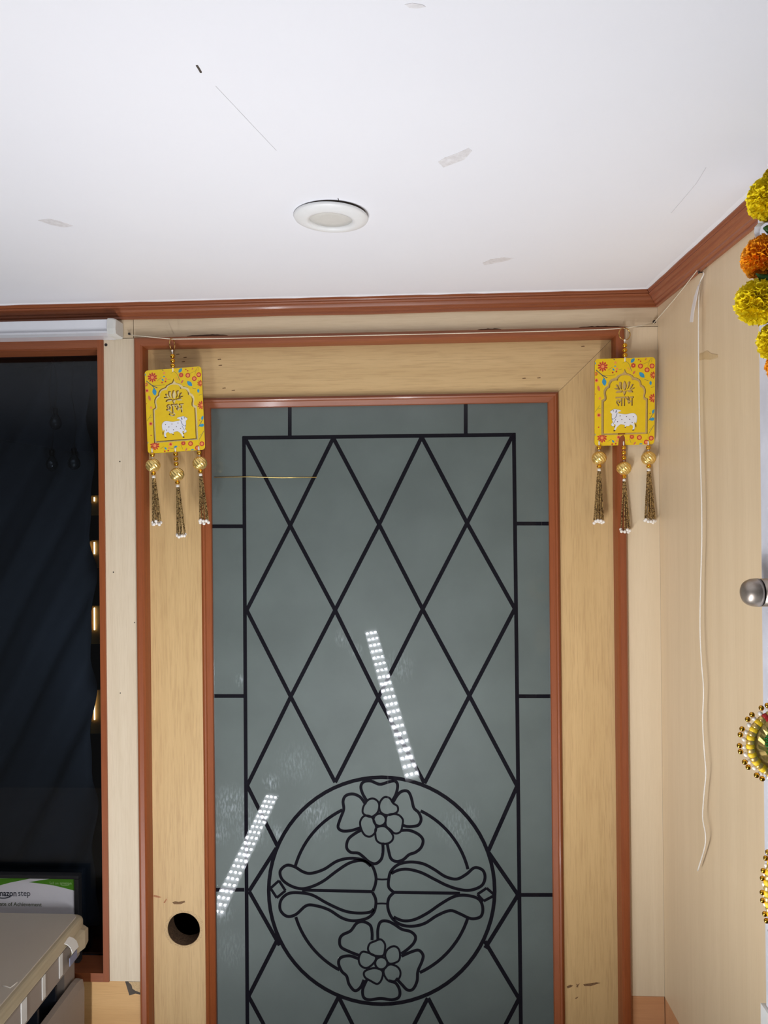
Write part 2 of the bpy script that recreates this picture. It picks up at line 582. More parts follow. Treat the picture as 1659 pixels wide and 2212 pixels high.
# right wall, a hair out of square
RD = Vector((-RK, -1.0, 0)).normalized()          # towards the camera
RN = Vector((-1.0, RK, 0)).normalized()           # into the room
wall_right = empty('wall_right', (CORNER_X, 0, 0))
tag(wall_right, 'pale wood laminate side wall right of the door', 'wall', kind='structure')
def right_slab(name, m, z0, z1, s0, s1, out=0.0, thick=0.05, parent=wall_right):
    o0 = Vector((CORNER_X, 0, 0))
    b = MB()
    ring = lambda z: [o0 + RD * s0 + RN * out + Vector((0, 0, z)), o0 + RD * s1 + RN * out + Vector((0, 0, z)),
                      o0 + RD * s1 - RN * thick + Vector((0, 0, z)), o0 + RD * s0 - RN * thick + Vector((0, 0, z))]
    b.loft([ring(z0), ring(z1)])
    return b.build(name, m, parent)
right_slab('upper_panel', 'wall_v', 0.8885, CEIL, 0.0005, 2.85)
right_slab('lower_panel', 'peach_h', 0, 0.888, 0.0005, 2.85, -0.0005)

# cornice
CP = [(0, 0), (.0255, 0), (.0255, -.0035), (.0225, -.0045), (.0215, -.0065), (.0225, -.0085), (.0205, -.0105), (.0165, -.0112), (.0155, -.0135), (.0130, -.0165), (.0100, -.0180), (.0095, -.0205), (.0070, -.0215), (.0050, -.0222), (.0050, -.0262), (.0030, -.0268), (0, -.0268)]
def cornice_back():
    b = MB()
    nx = 30
    rings = []
    for i in range(nx + 1):
        t = i / nx
        ring = []
        for (o, z) in CP:
            xe = CORNER_X - o
            x = XL + (xe - XL) * t
            wob = 0.0006 * math.sin(x * 19) if 0 < i < nx else 0
            ring.append((x, -o, CEIL + z + (wob if z < -0.02 else 0)))
        rings.append(ring)
    b.loft(rings)
    return b.build('trim_1', 'brown_h')
tag(cornice_back(), 'reddish brown stepped cornice along the top of the door wall', 'cornice', kind='structure')
b = MB()
rings = []
for s in (0, 2.85):
    ring = []
    for (o, z) in CP:
        s0 = o if s == 0 else s
        q = Vector((CORNER_X, 0, 0)) + RD * s0 + RN * o + Vector((0, 0, CEIL + z))
        ring.append(q)
    rings.append(ring)
b.loft(rings)
tag(b.build('trim_2', 'brown_y'), 'reddish brown stepped cornice along the top of the right side wall', 'cornice', kind='structure')
# paint bead between ceiling and cornice
b = MB()
rings = []
for i in range(90):
    x = XL + (CORNER_X - 0.026 - XL) * i / 89
    w = 0.0045 + 0.0012 * random.random()
    h = 0.0014 + 0.0009 * random.random()
    rings.append([(x, -0.0245, CEIL), (x, -0.0245 - w, CEIL), (x, -0.0262, CEIL - h), (x, -0.0245, CEIL - h)])
b.loft(rings)
tag(b.build('trim_3', 'caulk'), 'uneven white paint line where the ceiling meets the cornice over the door', 'paint line', kind='structure')
b = MB()
rings = []
for i in range(90):
    s = 0.025 + 2.7 * i / 89
    w = 0.0055 + 0.002 * random.random()
    h = 0.0014 + 0.0009 * random.random()
    q = lambda o, z: Vector((CORNER_X, 0, 0)) + RD * s + RN * o + Vector((0, 0, CEIL + z))
    rings.append([q(.0245, 0), q(.0245 + w, 0), q(.0262, -h), q(.0245, -h)])
b.loft(rings)
tag(b.build('trim_4', 'caulk'), 'uneven white paint line where the ceiling meets the right side cornice', 'paint line', kind='structure')

# ------------------------------------------------------------------ door
door = empty('door_1', (-0.08, 0.0, 0.0))
tag(door, 'wood framed door with an etched grey glass panel', 'door', kind='structure')
def member_v(name, m, x_out, sgn, z0, z1, prof, y0, parent=door):
    b = MB()
    b.loft([[(x_out + sgn * u, y0 + v, z0) for u, v in prof], [(x_out + sgn * u, y0 + v, z1 - u) for u, v in prof]])
    return b.build(name, m, parent)
def member_h(name, m, xl, xr, z_out, prof, y0, parent=door):
    b = MB()
    n = 12
    rings = []
    for i in range(n + 1):
        rings.append([((xl + u) + (xr - xl - 2 * u) * i / n, y0 + v, z_out - u) for u, v in prof])
    b.loft(rings)
    return b.build(name, m, parent)
CAS = [(0, .05), (0, -.007), (.0025, -.0105), (.005, -.011), (.0125, -.0105), (.0155, -.007), (.0175, .002), (.0185, .012), (.0185, .05)]
ZC = HB - 0.0008
member_v('door_casing', 'brown_v', XCL, 1, 0.0, ZC, CAS, 0)
member_v('door_casing', 'brown_v', XCR, -1, 0.0, ZC, CAS, 0)
member_h('door_casing', 'brown_h', XCL, XCR, ZC, CAS, 0)
# worn paint along the casing top
for (x0, x1, y) in ((404, 492, 726), (1248, 1346, 708), (1030, 1085, 713)):
    n = 16
    up, dn = [], []
    for i in range(n + 1):
        t = i / n
        q = P(x0 + (x1 - x0) * t, y - (y - 704) * 0 + -0.02 * (x1 - x0) * t, -0.0005)
        e = math.sin(math.pi * t) ** 0.5
        up.append((q.x, q.z + e * (0.0016 + 0.0014 * random.random())))
        dn.append((q.x, q.z - 0.003))
    MB().slab(up + dn[::-1], -0.0006, 0.002).build('paint_smear', 'seam_dark', door)

YLEAF, YGL = 0.013, 0.019
# glazing bead outer edges on the leaf plane
BXL, BXR, BZT = P(439, 1500, YLEAF).x, P(1212.5, 1500, YLEAF).x, 0.5 * (P(700, 855, YLEAF).z + P(450, 861, YLEAF).z)
LXL, LXR, LZT = XCL + 0.014, XCR - 0.014, ZC - 0.014
# leaf: mitred rails and stiles
stile = MB()
stile.loft([[(LXL, YLEAF, .02), (BXL + .006, YLEAF, .02), (BXL + .006, YLEAF + .035, .02), (LXL, YLEAF + .035, .02)],
            [(LXL, YLEAF, LZT), (BXL + .006, YLEAF, BZT - .006), (BXL + .006, YLEAF + .035, BZT - .006), (LXL, YLEAF + .035, LZT)]])
stile_l = stile.build('stile', 'leaf_v', door)
stile_l.data.materials.append(MATS['hole_wood'])
HOLE = P(397, 2007, YLEAF)
cut = MB()
ring = []
nh = 40
for k in range(nh):
    a = 2 * math.pi * k / nh
    r = 0.0305 + 0.0007 * random.random()
    ring.append((HOLE.x + r * math.cos(a), HOLE.z + r * math.sin(a)))
cut.slab(ring, -0.1, 0.2)
cut_o = cut.build('hole_cutter', 'hole_wood')
def boolean_cut(target, cutter, self_=False):
    md = target.modifiers.new('cut', 'BOOLEAN')
    md.operation = 'DIFFERENCE'
    md.solver = 'EXACT'
    md.use_self = self_
    md.object = cutter
    bpy.context.view_layer.update()
    dg = bpy.context.evaluated_depsgraph_get()
    me = bpy.data.meshes.new_from_object(target.evaluated_get(dg))
    target.modifiers.clear()
    target.data = me
    bpy.data.objects.remove(cutter)
boolean_cut(stile_l, cut_o)
for pl in stile_l.data.polygons:       # bore of the lock hole is raw wood
    c = pl.center + stile_l.location + door.location
    if (Vector((c.x - HOLE.x, c.z - HOLE.z))).length < 0.034 and abs(pl.normal.y) < 0.5:
        pl.material_index = 1
    else:
        pl.material_index = 0
# splintered lip around the hole
b = MB()
rings = []
for k in range(57):
    a = 2 * math.pi * k / 56
    random.seed(100 + k % 56)
    ri = 0.0303
    ro = 0.0328 + 0.0032 * random.random() + 0.004 * max(0, math.sin(a * 2 + 0.6)) * random.random()
    cs, sn = math.cos(a), math.sin(a)
    rings.append([(HOLE.x + ri * cs, YLEAF - 0.0002, HOLE.z + ri * sn), (HOLE.x + (ri + .0012) * cs, YLEAF - 0.0010, HOLE.z + (ri + .0012) * sn),
                  (HOLE.x + ro * cs, YLEAF - 0.0002, HOLE.z + ro * sn), (HOLE.x + ro * cs, YLEAF + 0.001, HOLE.z + ro * sn), (HOLE.x + ri * cs, YLEAF + 0.001, HOLE.z + ri * sn)])
b.loft(rings, True, False)
b.build('hole_rim', 'raw_wood', door)
random.seed(11)
stile = MB()
g = 0.0006
stile.loft([[(BXR - .006, YLEAF, .02), (LXR, YLEAF, .02), (LXR, YLEAF + .035, .02), (BXR - .006, YLEAF + .035, .02)],
            [(BXR - .006, YLEAF, BZT - .006 - g), (LXR, YLEAF, LZT - g), (LXR, YLEAF + .035, LZT - g), (BXR - .006, YLEAF + .035, BZT - .006 - g)]])
stile.build('stile', 'leaf_v', door)
rail = MB()
rail.loft([[(LXL, YLEAF, LZT), (LXR, YLEAF, LZT), (LXR, YLEAF + .035, LZT), (LXL, YLEAF + .035, LZT)],
           [(BXL + .006, YLEAF, BZT - .006), (BXR - .006, YLEAF, BZT - .006), (BXR - .006, YLEAF + .035, BZT - .006), (BXL + .006, YLEAF + .035, BZT - .006)]])
rail.build('top_rail', 'leaf_h', door)
MB().box(BXL, BXR, YLEAF + .001, YLEAF + .034, .02, .3).build('bottom_rail', 'leaf_h', door)
BEAD = [(0, .004), (.0005, -.004), (.002, -.0045), (.003, -.0085), (.0055, -.0105), (.008, -.009), (.0095, -.0065), (.0175, -.001), (.0185, .001), (.0185, .006)]
member_v('glazing_bead', 'brown_v', BXL, 1, 0.25, BZT, BEAD, YLEAF)
member_v('glazing_bead', 'brown_v', BXR, -1, 0.25, BZT, BEAD, YLEAF)
member_h('glazing_bead', 'brown_h', BXL, BXR, BZT, BEAD, YLEAF)

def scuff(pts, m, parent=door):
    q = [P(x, y, YLEAF) for x, y in pts]
    MB().slab([(v.x, v.z) for v in q], YLEAF - .00025, YLEAF + .001).build('scuff_mark', m, parent)
mat('scuff_dark', (96, 68, 42), 0.8, noise=((130, 98, 62), (600, 600, 600), 0.15))
mat('scuff_rust', (150, 92, 50), 0.6, noise=((176, 120, 74), (300, 300, 300), 0.2))
scuff([(1224, 2131), (1232, 2127), (1238, 2129), (1232, 2133), (1226, 2135)], 'scuff_dark')
scuff([(1244, 2125), (1248, 2127), (1253, 2124), (1249, 2129), (1248, 2133), (1245, 2132), (1246, 2128)], 'scuff_dark')
scuff([(1260, 2126), (1274, 2124), (1288, 2122), (1297, 2123), (1288, 2126), (1276, 2130), (1262, 2130)], 'scuff_dark')
scuff([(1242, 2156), (1249, 2153), (1248, 2155), (1244, 2158)], 'scuff_dark')
scuff([(332, 1933), (343, 1935.5), (349, 1938), (343, 1939.5), (332, 1937)], 'scuff_rust')
scuff([(359, 1941), (361, 1942.5), (356, 1951), (353, 1950)], 'scuff_rust')
scuff([(372, 1949), (378, 1947), (386, 1948), (399, 1946), (400, 1949), (390, 1953), (376, 1953)], 'scuff_dark')
for (x, y) in ((470, 776), (472, 789), (1128, 817), (1160, 816), (380, 765), (396, 772), (392, 781), (1255, 748), (480, 838), (500, 843)):
    scuff([(x, y), (x + 7, y - 1), (x + 8, y + .8), (x + 1, y + 1.4)], 'scuff_dark')

# glass with etched lines
def GP(px, py):
    q = P(px, py, YGL)
    return (q.x, q.z)
def gobj(px, py):
    q = P(px, py, YGL)
    return (q.x - door.location.x, q.y, q.z)
SC = [(gobj(742, 1378), .022, .55), (gobj(770, 1405), .018, .5), (gobj(585, 1690), .022, .7), (gobj(680, 1755), .04, .55), (gobj(690, 1790), .03, .4),
      (gobj(985, 1790), .05, .25), (gobj(1010, 1760), .03, .3), (gobj(500, 1740), .05, .6), (gobj(475, 1800), .03, .5), (gobj(545, 1790), .05, .5),  # worn spots, plus a sheen at the left put into the colour
      (gobj(600, 1800), .02, .8), (gobj(520, 1470), .016, .6), (gobj(480, 1970), .03, .5), (gobj(860, 1440), .04, .3), (gobj(640, 1650), .05, .25), (gobj(500, 2050), .05, .2)]
glass_front('frosted_glass', (92, 101, 98), 0.5, SC)
glass_front('etched_clear', (22, 21, 27), 0.7, (), 0.0)
pane = MB().box(BXL + .008, BXR - .008, YGL, YGL + .006, 0.26, BZT - .008).build('glass_pane', 'frosted_glass', door)
YE0, YE1 = YGL - 0.00025, YGL + 0.0005
LINES = [0]
def etched(pts, w=8.0, closed=False, smooth=True):
    LINES[0] += 1
    YE0 = YGL - 0.00015 - LINES[0] * 0.000004
    q = smooth_line(pts, closed) if smooth else pts
    MB().strip([GP(*a) for a in q], w * 0.00086, YE0, YE1, closed).build('etched_line', 'etched_clear', pane)
def seg(*pts, w=8.0):
    for a, c in zip(pts[:-1], pts[1:]):
        etched([a, c], w, False, False)
# border and outer ticks
seg((524, 946), (1114, 939), w=8)
seg((527, 943), (530, 1500), (535, 2300), w=8)
seg((1110, 936), (1117, 1500), (1126, 2300), w=8)
seg((626, 878), (626, 943))
seg((1006, 868), (1006, 938))
for y, yr in ((1137, 1131), (1503.5, 1504), (1922, 1933)):
    seg((458, y), (528, y))
    seg((1115, yr), (1196, yr))
# diamond lattice
seg((531, 950), (627, 1135), (724, 1318), (817, 1507), (917, 1692), w=8.3)
seg((720, 946), (819, 1133), (913, 1316), (1014, 1503), (1117, 1698), w=8.3)
seg((911, 944), (1009, 1130), (1112, 1315), w=8.3)
seg((533, 1318), (628, 1505), (724, 1690), w=8.3)
seg((720, 946), (627, 1135), (533, 1318), w=8.3)
seg((911, 944), (819, 1133), (724, 1318), (628, 1505), (534, 1697), w=8.3)
seg((1107, 941), (1009, 1130), (913, 1316), (817, 1507), (724, 1690), w=8.3)
seg((1112, 1315), (1014, 1503), (917, 1692), w=8.3)
seg((534, 1697), (600, 1829), w=8.3)
seg((1117, 1698), (1055, 1838), w=8.3)
seg((597, 1832), (538, 1925), (604, 2042), w=8.3)
seg((1056, 1842), (1119, 1933), (1048, 2048), w=8.3)
seg((600, 2028), (537, 2152), (580, 2232), (640, 2340), w=8.3)
seg((1047, 2033), (1121, 2157), (1078, 2240), w=8.3)
seg((731, 2154), (650, 2312), w=8.3)
seg((733, 2156), (800, 2290), w=8.3)
seg((924, 2156), (850, 2300), w=8.3)
seg((925, 2156), (1010, 2320), w=8.3)
# medallion
CX, CY = 824.5, 1924.0
etched([(CX + 244 * math.cos(a), CY + 245 * math.sin(a)) for a in [2 * math.pi * k / 72 for k in range(72)]], 7.8, True, False)
def arc(a0, a1, r):
    etched([(CX + r * math.cos(math.radians(a0 + (a1 - a0) * t / 14)), CY + r * math.sin(math.radians(a0 + (a1 - a0) * t / 14))) for t in range(15)], 6.6, False, False)
arc(196, 244, 194)
arc(-64, -14, 192)
arc(118, 163, 194)
arc(17, 65, 195)
K = 0.3496
def cr(pts):
    return [(560 + x * K, 1640 + y * K) for x, y in pts]
OPEN = [
 [(668, 262), (640, 215), (628, 170), (645, 140), (690, 135), (745, 155), (800, 140), (838, 135), (855, 160), (845, 215), (818, 264)],
 [(828, 264), (855, 220), (885, 197), (920, 200), (940, 240), (955, 300), (985, 330), (1000, 370), (985, 405), (950, 415), (910, 415), (880, 404)],
 [(875, 440), (930, 440), (985, 465), (1012, 500), (1000, 545), (965, 575), (925, 590), (890, 620), (850, 632), (815, 615), (800, 570), (790, 515)],
 [(636, 435), (590, 460), (550, 495), (540, 545), (565, 575), (610, 580), (640, 600), (680, 635), (720, 645), (755, 615), (765, 560), (762, 515)],
 [(657, 280), (625, 235), (580, 215), (535, 225), (518, 260), (522, 310), (500, 370), (487, 420), (515, 443), (570, 440), (622, 424)],
 [(618, 1212), (560, 1190), (505, 1160), (497, 1115), (515, 1085), (565, 1060), (600, 1015), (640, 1003), (685, 1025), (697, 1070), (697, 1118)],
 [(733, 1115), (733, 1050), (750, 1005), (790, 1000), (835, 1020), (880, 1050), (935, 1065), (965, 1095), (955, 1135), (915, 1175), (877, 1202)],
 [(878, 1217), (940, 1190), (985, 1180), (1012, 1210), (1005, 1250), (980, 1310), (975, 1370), (950, 1420), (915, 1425), (880, 1390), (845, 1353)],
 [(667, 1358), (640, 1420), (645, 1470), (680, 1486), (750, 1478), (820, 1486), (862, 1470), (868, 1430), (845, 1385), (800, 1368)],
 [(612, 1232), (560, 1215), (505, 1225), (490, 1260), (510, 1310), (540, 1340), (555, 1390), (590, 1430), (625, 1410), (647, 1363)],
 # leaves
 [(702, 815), (718, 770), (720, 720), (695, 655), (640, 622), (560, 612), (480, 630), (400, 680), (320, 705), (270, 695), (220, 665), (170, 655), (130, 690), (140, 740), (190, 780), (260, 800), (330, 785), (400, 750), (480, 690), (560, 640), (640, 626), (690, 660)],
 [(700, 822), (718, 860), (720, 900), (705, 950), (660, 985), (580, 998), (510, 980), (430, 930), (350, 905), (290, 905), (225, 960), (170, 970), (130, 930), (135, 870), (180, 830), (250, 825), (330, 840), (420, 890), (520, 935), (600, 950), (680, 946), (708, 925)],
 [(828, 820), (800, 790), (800, 740), (815, 690), (860, 650), (930, 635), (1010, 645), (1080, 680), (1150, 725), (1220, 740), (1280, 710), (1330, 670), (1380, 685), (1395, 730), (1375, 780), (1310, 808), (1240, 805), (1160, 780), (1080, 740), (1000, 700), (920, 680), (860, 685), (815, 706)],
 [(830, 825), (800, 860), (795, 920), (820, 980), (870, 1020), (940, 1032), (1020, 1015), (1100, 965), (1180, 935), (1240, 955), (1310, 985), (1370, 970), (1380, 910), (1350, 860), (1270, 840), (1200, 850), (1120, 895), (1040, 950), (960, 990), (890, 998), (830, 975)],
 [(722, 740), (758, 743), (797, 741)], [(722, 893), (756, 891), (792, 893)]]
for q in OPEN:
    etched(cr(q), 3.6 if len(q) == 3 else 6.3)
CLOSED = [
 [(740, 275), (712, 245), (675, 250), (645, 290), (640, 330), (665, 350), (706, 358), (735, 335)],
 [(743, 275), (770, 236), (805, 240), (828, 272), (855, 292), (850, 328), (790, 345), (748, 335)],
 [(790, 348), (850, 340), (885, 368), (885, 405), (872, 448), (838, 458), (810, 435), (780, 405)],
 [(722, 425), (718, 470), (728, 505), (760, 522), (800, 518), (825, 495), (822, 462), (775, 415)],
 [(706, 362), (650, 350), (624, 385), (630, 430), (652, 468), (685, 478), (714, 455), (724, 415)],
 [(712, 1125), (682, 1140), (672, 1175), (692, 1205), (735, 1224), (765, 1214), (776, 1180), (776, 1140), (750, 1113)],
 [(775, 1222), (792, 1175), (830, 1155), (860, 1170), (870, 1210), (858, 1248), (798, 1262)],
 [(798, 1268), (850, 1280), (872, 1312), (865, 1352), (830, 1372), (790, 1362), (766, 1302)],
 [(760, 1302), (756, 1360), (730, 1388), (690, 1370), (652, 1345), (652, 1310), (712, 1290)],
 [(715, 1262), (662, 1290), (625, 1272), (615, 1230), (636, 1190), (680, 1198), (728, 1230)]]
for n_, q in enumerate(CLOSED):
    c_ = Vector((744, 374) if n_ < 5 else (754, 1260))
    far = []
    for a in q:
        d_ = Vector(a) - c_
        if d_.length < 50:
            d_ = d_.normalized() * 50
        far.append(tuple(c_ + d_))
    etched(cr(far), 4.3, True)
for (cx, cy) in ((744, 374), (754, 1260)):
    etched(cr([(cx + 38 * math.cos(k * math.pi / 6), cy + 38 * math.sin(k * math.pi / 6)) for k in range(12)]), 4.6, True)
for q in ([(265, 808), (702, 818)], [(828, 822), (1240, 828)]):
    etched(cr(q), 6.4, False, False)
for q in ([(122, 750), (70, 797), (108, 856), (162, 812)], [(1405, 796), (1348, 834), (1387, 876), (1455, 840)]):
    z = cr(q)
    seg(*(z + [z[0]]), w=5.5)

# gold strip laid on the glass in place of a reflected line
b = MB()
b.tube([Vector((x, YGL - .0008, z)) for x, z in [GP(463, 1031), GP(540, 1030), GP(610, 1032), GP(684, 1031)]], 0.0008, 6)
tag(b.build('gold_reflection', 'ball_gold', None, True), 'thin gold strip standing in for a level reflection across the upper left glass', 'thread')

# ------------------------------------------------------------------ window on the left
win = empty('window_1', (-1.3, 0.0, 1.4))
tag(win, 'dark window in a brown frame left of the door', 'window', kind='structure')
WZ0, WZ1 = 0.8945, 2.0735
XI = XPL - 0.0105
MB().box(XI, XPL, -.004, .06, WZ0, WZ1).build('window_jamb', 'brown_v', win)
MB().box(XL, XI, -.004, .0, WZ1 - .015, WZ1).build('window_head', 'brown_h', win)
MB().box(XL, XI, .0, .06, WZ1 - .017, WZ1).build('window_head_lining', 'brown_h', win)
MB().box(XL, XI, -.004, .06, WZ0, WZ0 + .016).build('window_sill', 'brown_h', win)
clear_pane('window_glass', (215, 222, 228))
MB().box(XL, XI, .050, .054, WZ0 + .0165, WZ1 - .0175).build('window_pane', 'window_glass', win)

# black cloth behind the pane
b = MB()
rings = []
nx, nz_ = 90, 60
X0, X1 = XL + 0.02, P(196, 1200, 0.12).x
for i in range(nx + 1):
    ring = []
    for j in range(nz_ + 1):
        x = X0 + (X1 - X0) * i / nx
        z = WZ0 + .02 + (WZ1 - WZ0 - .04) * j / nz_
        s = (x * 0.86 - (z - 1.6) * 0.45)
        y = 0.125 + 0.014 * math.sin(s * 62) + 0.008 * math.sin(s * 117 + 1.2) + 0.004 * math.sin(z * 9 + x * 20)
        ring.append((x, y, z))
    rings.append(ring)
b.loft(rings, False, False)
cu = b.build('curtain', 'curtain', None, True)
md = cu.modifiers.new('thick', 'SOLIDIFY')
md.thickness = 0.0015
tag(cu, 'black cloth hanging in slanting folds behind the dark window', 'curtain')
# warm light showing between the cloth and the jamb
SL = [(1074, 1083, 'short warm light slit high beside the window jamb, topmost of four'), (1171, 1197, 'warm light slit beside the window jamb, second from the top'),
      (1313, 1361, 'tall warm light slit beside the window jamb, third from the top'), (1495, 1555, 'longest warm light slit beside the window jamb, lowest of four')]
for y0, y1, lab in SL:
    xc = 203.5
    a, c = P(xc, y0, 0.2), P(xc, y1, 0.2)
    e = empty('light_strip', (a.x, 0.2, c.z))
    tag(e, lab, 'light strip', 'warm light slits by the window jamb')
    MB().box(a.x - .0009, a.x + .0009, .199, .202, c.z, a.z).build('lit_strip', 'slit_light', e)
    MB().box(a.x - .0085, a.x - .0065, .180, .203, c.z - .004, a.z + .002).build('lit_return', 'slit_panel', e)
    MB().box(a.x - .013, a.x + .02, .203, .206, c.z - .03, a.z + .004).build('backing_strip', 'slit_panel', e)
# unlit bulbs hanging inside
for (px, py, lab) in ((120, 895, 'highest dark unlit bulb hanging inside the window'), (112, 985, 'larger dark unlit bulb hanging lower inside the window'), (160, 982, 'small dark unlit bulb hanging nearest the window jamb')):
    q = P(px, py, 0.085)
    e = empty('pendant_bulb', q)
    tag(e, lab, 'light bulb', 'unlit bulbs behind the window')
    MB().lathe([(.001, .012), (.0055, .012), (.0055, .008), (.005, .0075), (.0055, .006), (.005, .0045), (.0055, .003), (.005, 0), (.001, 0)], (0, 0, 0), 14).build('bulb_cap', 'steel_dark', e, True, True)
    MB().lathe([(.0045, .001), (.006, -.003), (.0105, -.010), (.012, -.017), (.0105, -.024), (.006, -.029), (.0005, -.0305)], (0, 0, 0), 16).build('bulb_glass', 'bulb_dark', e, True, True)
    MB().tube([(0, 0, .012), (.004, .002, .06), (-.006, .003, .12), (0.002, 0, WZ1 - .02 - q.z)], .0009, 6).build('bulb_cord', 'frame_black', e, True, True)

# ================================================================== lamps
def led_bar(name, label, far, near, rows=21, s=0.0127):
    far, near = Vector(far), Vector(near)
    t = (near - far)
    ln = t.length
    t.normalize()
    xax = Vector((1, 0, 0))
    xax = (xax - t * xax.dot(t)).normalized()
    n = xax.cross(t)
    if n.z < 0:
        n = -n
    e = empty(name, (near + far) / 2)
    tag(e, label, 'lamp', 'slanted light bars reflected in the door glass')
    o = Vector(e.location)
    L = lambda u, v, h: o + t * u + xax * v + n * h
    hw, hl = s * 1.6, ln / 2 + 0.02
    b = MB()
    b.loft([[L(u, -hw, -.002), L(u, hw, -.002), L(u, hw * .7, -.028), L(u, -hw * .7, -.028)] for u in (-hl, hl)])
    b.build('lamp_housing', 'led_body', e)
    b = MB()
    c = 0.0027
    for i in range(rows):
        for j in (-1, 0, 1):
            u, v = -ln / 2 + ln * i / (rows - 1), j * s
            b.add([L(u - c, v - c, .0004), L(u + c, v - c, .0004), L(u + c, v + c, .0004), L(u - c, v + c, .0004)], [(0, 1, 2, 3)])
    ch = b.build('led_chips', 'led_chip', e)
    ch['kind'] = 'stuff'
    # keep every chip facing out of the bar
    me = ch.data
    flip = [p for p in me.polygons if p.normal.dot(n) < 0]
    if flip:
        bm = bmesh.new()
        bm.from_mesh(me)
        bmesh.ops.reverse_faces(bm, faces=[f for f in bm.faces if f.normal.dot(n) < 0])
        bm.to_mesh(me)
        bm.free()
    MB().tube([o - n * .025, Vector((o.x, o.y, 0.02))], .010, 10).build('lamp_pole', 'stand', e)
    MB().lathe([(.001, .02), (.09, .016), (.1, .006), (.1, 0), (.001, 0)], (o.x, o.y, 0), 24).build('lamp_base', 'stand', e)
    return e
def mirrored(px, py, L):
    d = ray(px, py)
    q = CAM + d * (L / d.y)
    return Vector((q.x, 2 * YGL - q.y, q.z))
led_bar('led_bar', 'slanted light bar whose dots show in the middle of the door glass', mirrored(802, 1367, 2.38), mirrored(889, 1672, 1.98))
led_bar('led_bar', 'slanted light bar whose dots show at the lower left of the door glass', mirrored(586, 1721, 2.45), mirrored(469, 1968, 2.04), 21, 0.0143)

# ceiling downlight
DC = PC(715, 464, CEIL)
dl = empty('downlight', DC)
tag(dl, 'round white recessed downlight sagging from the ceiling', 'downlight')
MB().lathe([(.0005, .001), (.0458, .001), (.0458, -.0002), (.0005, -.0002)], (0, 0, 0), 48).build('cutout_shade', 'crack', dl, False, True)  # dark disc on the ceiling face stands for the shaded gap above the ring
tr = MB().lathe([(.031, -.001), (.0475, -.0012), (.0484, -.003), (.047, -.0052), (.040, -.0078), (.033, -.0088), (.0285, -.008), (.0275, -.005), (.0275, -.001)], (0, 0, 0), 56).build('trim_ring', 'white_paint', dl, True, True)
le = MB().lathe([(.0005, -.0055), (.015, -.0054), (.0278, -.0048), (.0278, -.002), (.0005, -.002)], (0, 0, 0), 48).build('lens', 'lens', dl, True, True)
for o in (tr, le):
    o.rotation_euler = (math.radians(0.7), math.radians(1.9), 0)
    o.location = (0, 0, -.0007)

# tube light at the upper left
YT = -0.034
q0, q1 = P(233, 689, YT), P(233, 716, YT)
xe = P(233, 700, YT).x
zt, zb = q0.z, q1.z
tl = empty('tube_light', (xe - 0.6, 0, zb))
tag(tl, 'unlit white tube light fixture under the cornice above the window', 'tube light')
prof = [(0.0, zt - .003), (YT + .002, zt), (YT, zt - .001), (YT, zb + .0005), (0.0, zb + .0005)]
b = MB().loft([[(x, y, z) for y, z in prof] for x in (xe - 1.2, xe)])
b.build('diffuser', 'diffuser', tl)
b = MB().loft([[(x, y, z) for y, z in ((-0.0005, zb), (YT - .004, zb), (YT - .005, zb - .0035), (YT + .004, zb - .0065), (-.0005, zb - .0075))] for x in (xe - 1.2, xe + .001)])
b.build('housing_lip', 'alu_lip', tl)
rings = []
for x, k in ((xe + .0005, 1.0), (xe + .005, 1.0), (xe + .011, .97), (xe + .015, .86)):
    ym = YT / 2
    zm = (zt + zb) / 2 - .002
    rings.append([(x, min(-.0006, ym + (y - ym) * 1.06 * k), zm + (z - zm) * 1.05 * k) for y, z in [(-.0006, zt), (YT, zt + .0005), (YT - .003, zt - .002), (YT - .005, zb + .004), (YT - .003, zb - .005), (YT + .006, zb - .0065), (-.0006, zb - .006)]])
MB().loft(rings).build('end_cap', 'end_cap', tl)

# ================================================================== hangings
MM = 0.104 / 1335                      # board crop pixel to metres
def bp(x, y):                          # right-crop pixel -> board local (x, z), origin top middle
    yy = (y - 112) - (x - 752) * -0.0255
    xx = (x - 752) - (y - 112) * 0.0154
    return (xx * MM, -yy * MM)
BH = 1940 * MM
def rounded(w, h, r, n=6):
    pts = []
    for cx, cz, a0 in ((w / 2 - r, -r, 0), (-w / 2 + r, -r, 90), (-w / 2 + r, -h + r, 180), (w / 2 - r, -h + r, 270)):
        for k in range(n + 1):
            a = math.radians(a0 + 90 * k / n)
            pts.append((cx + r * math.cos(a), cz + r * math.sin(a)))
    return pts
OUT_H = [(0, 345), (18, 405), (45, 442), (110, 465), (170, 495), (205, 540), (260, 552), (325, 585), (362, 640), (372, 705), (430, 745), (465, 810), (470, 880), (455, 945), (447, 985), (480, 1010), (515, 1022), (515, 1812)]
IN_H = [(0, 488), (60, 494), (110, 515), (148, 560), (160, 606), (215, 602), (280, 622), (322, 680), (330, 752), (380, 778), (412, 830), (418, 890), (402, 950), (400, 1005), (425, 1045), (462, 1062), (462, 1776)]
def arch(half):
    r = [(x * MM, -(y - 112) * MM) for x, y in half]
    l = [(-x * MM, -(y - 112) * MM) for x, y in half[1:]]
    return r + l[::-1]
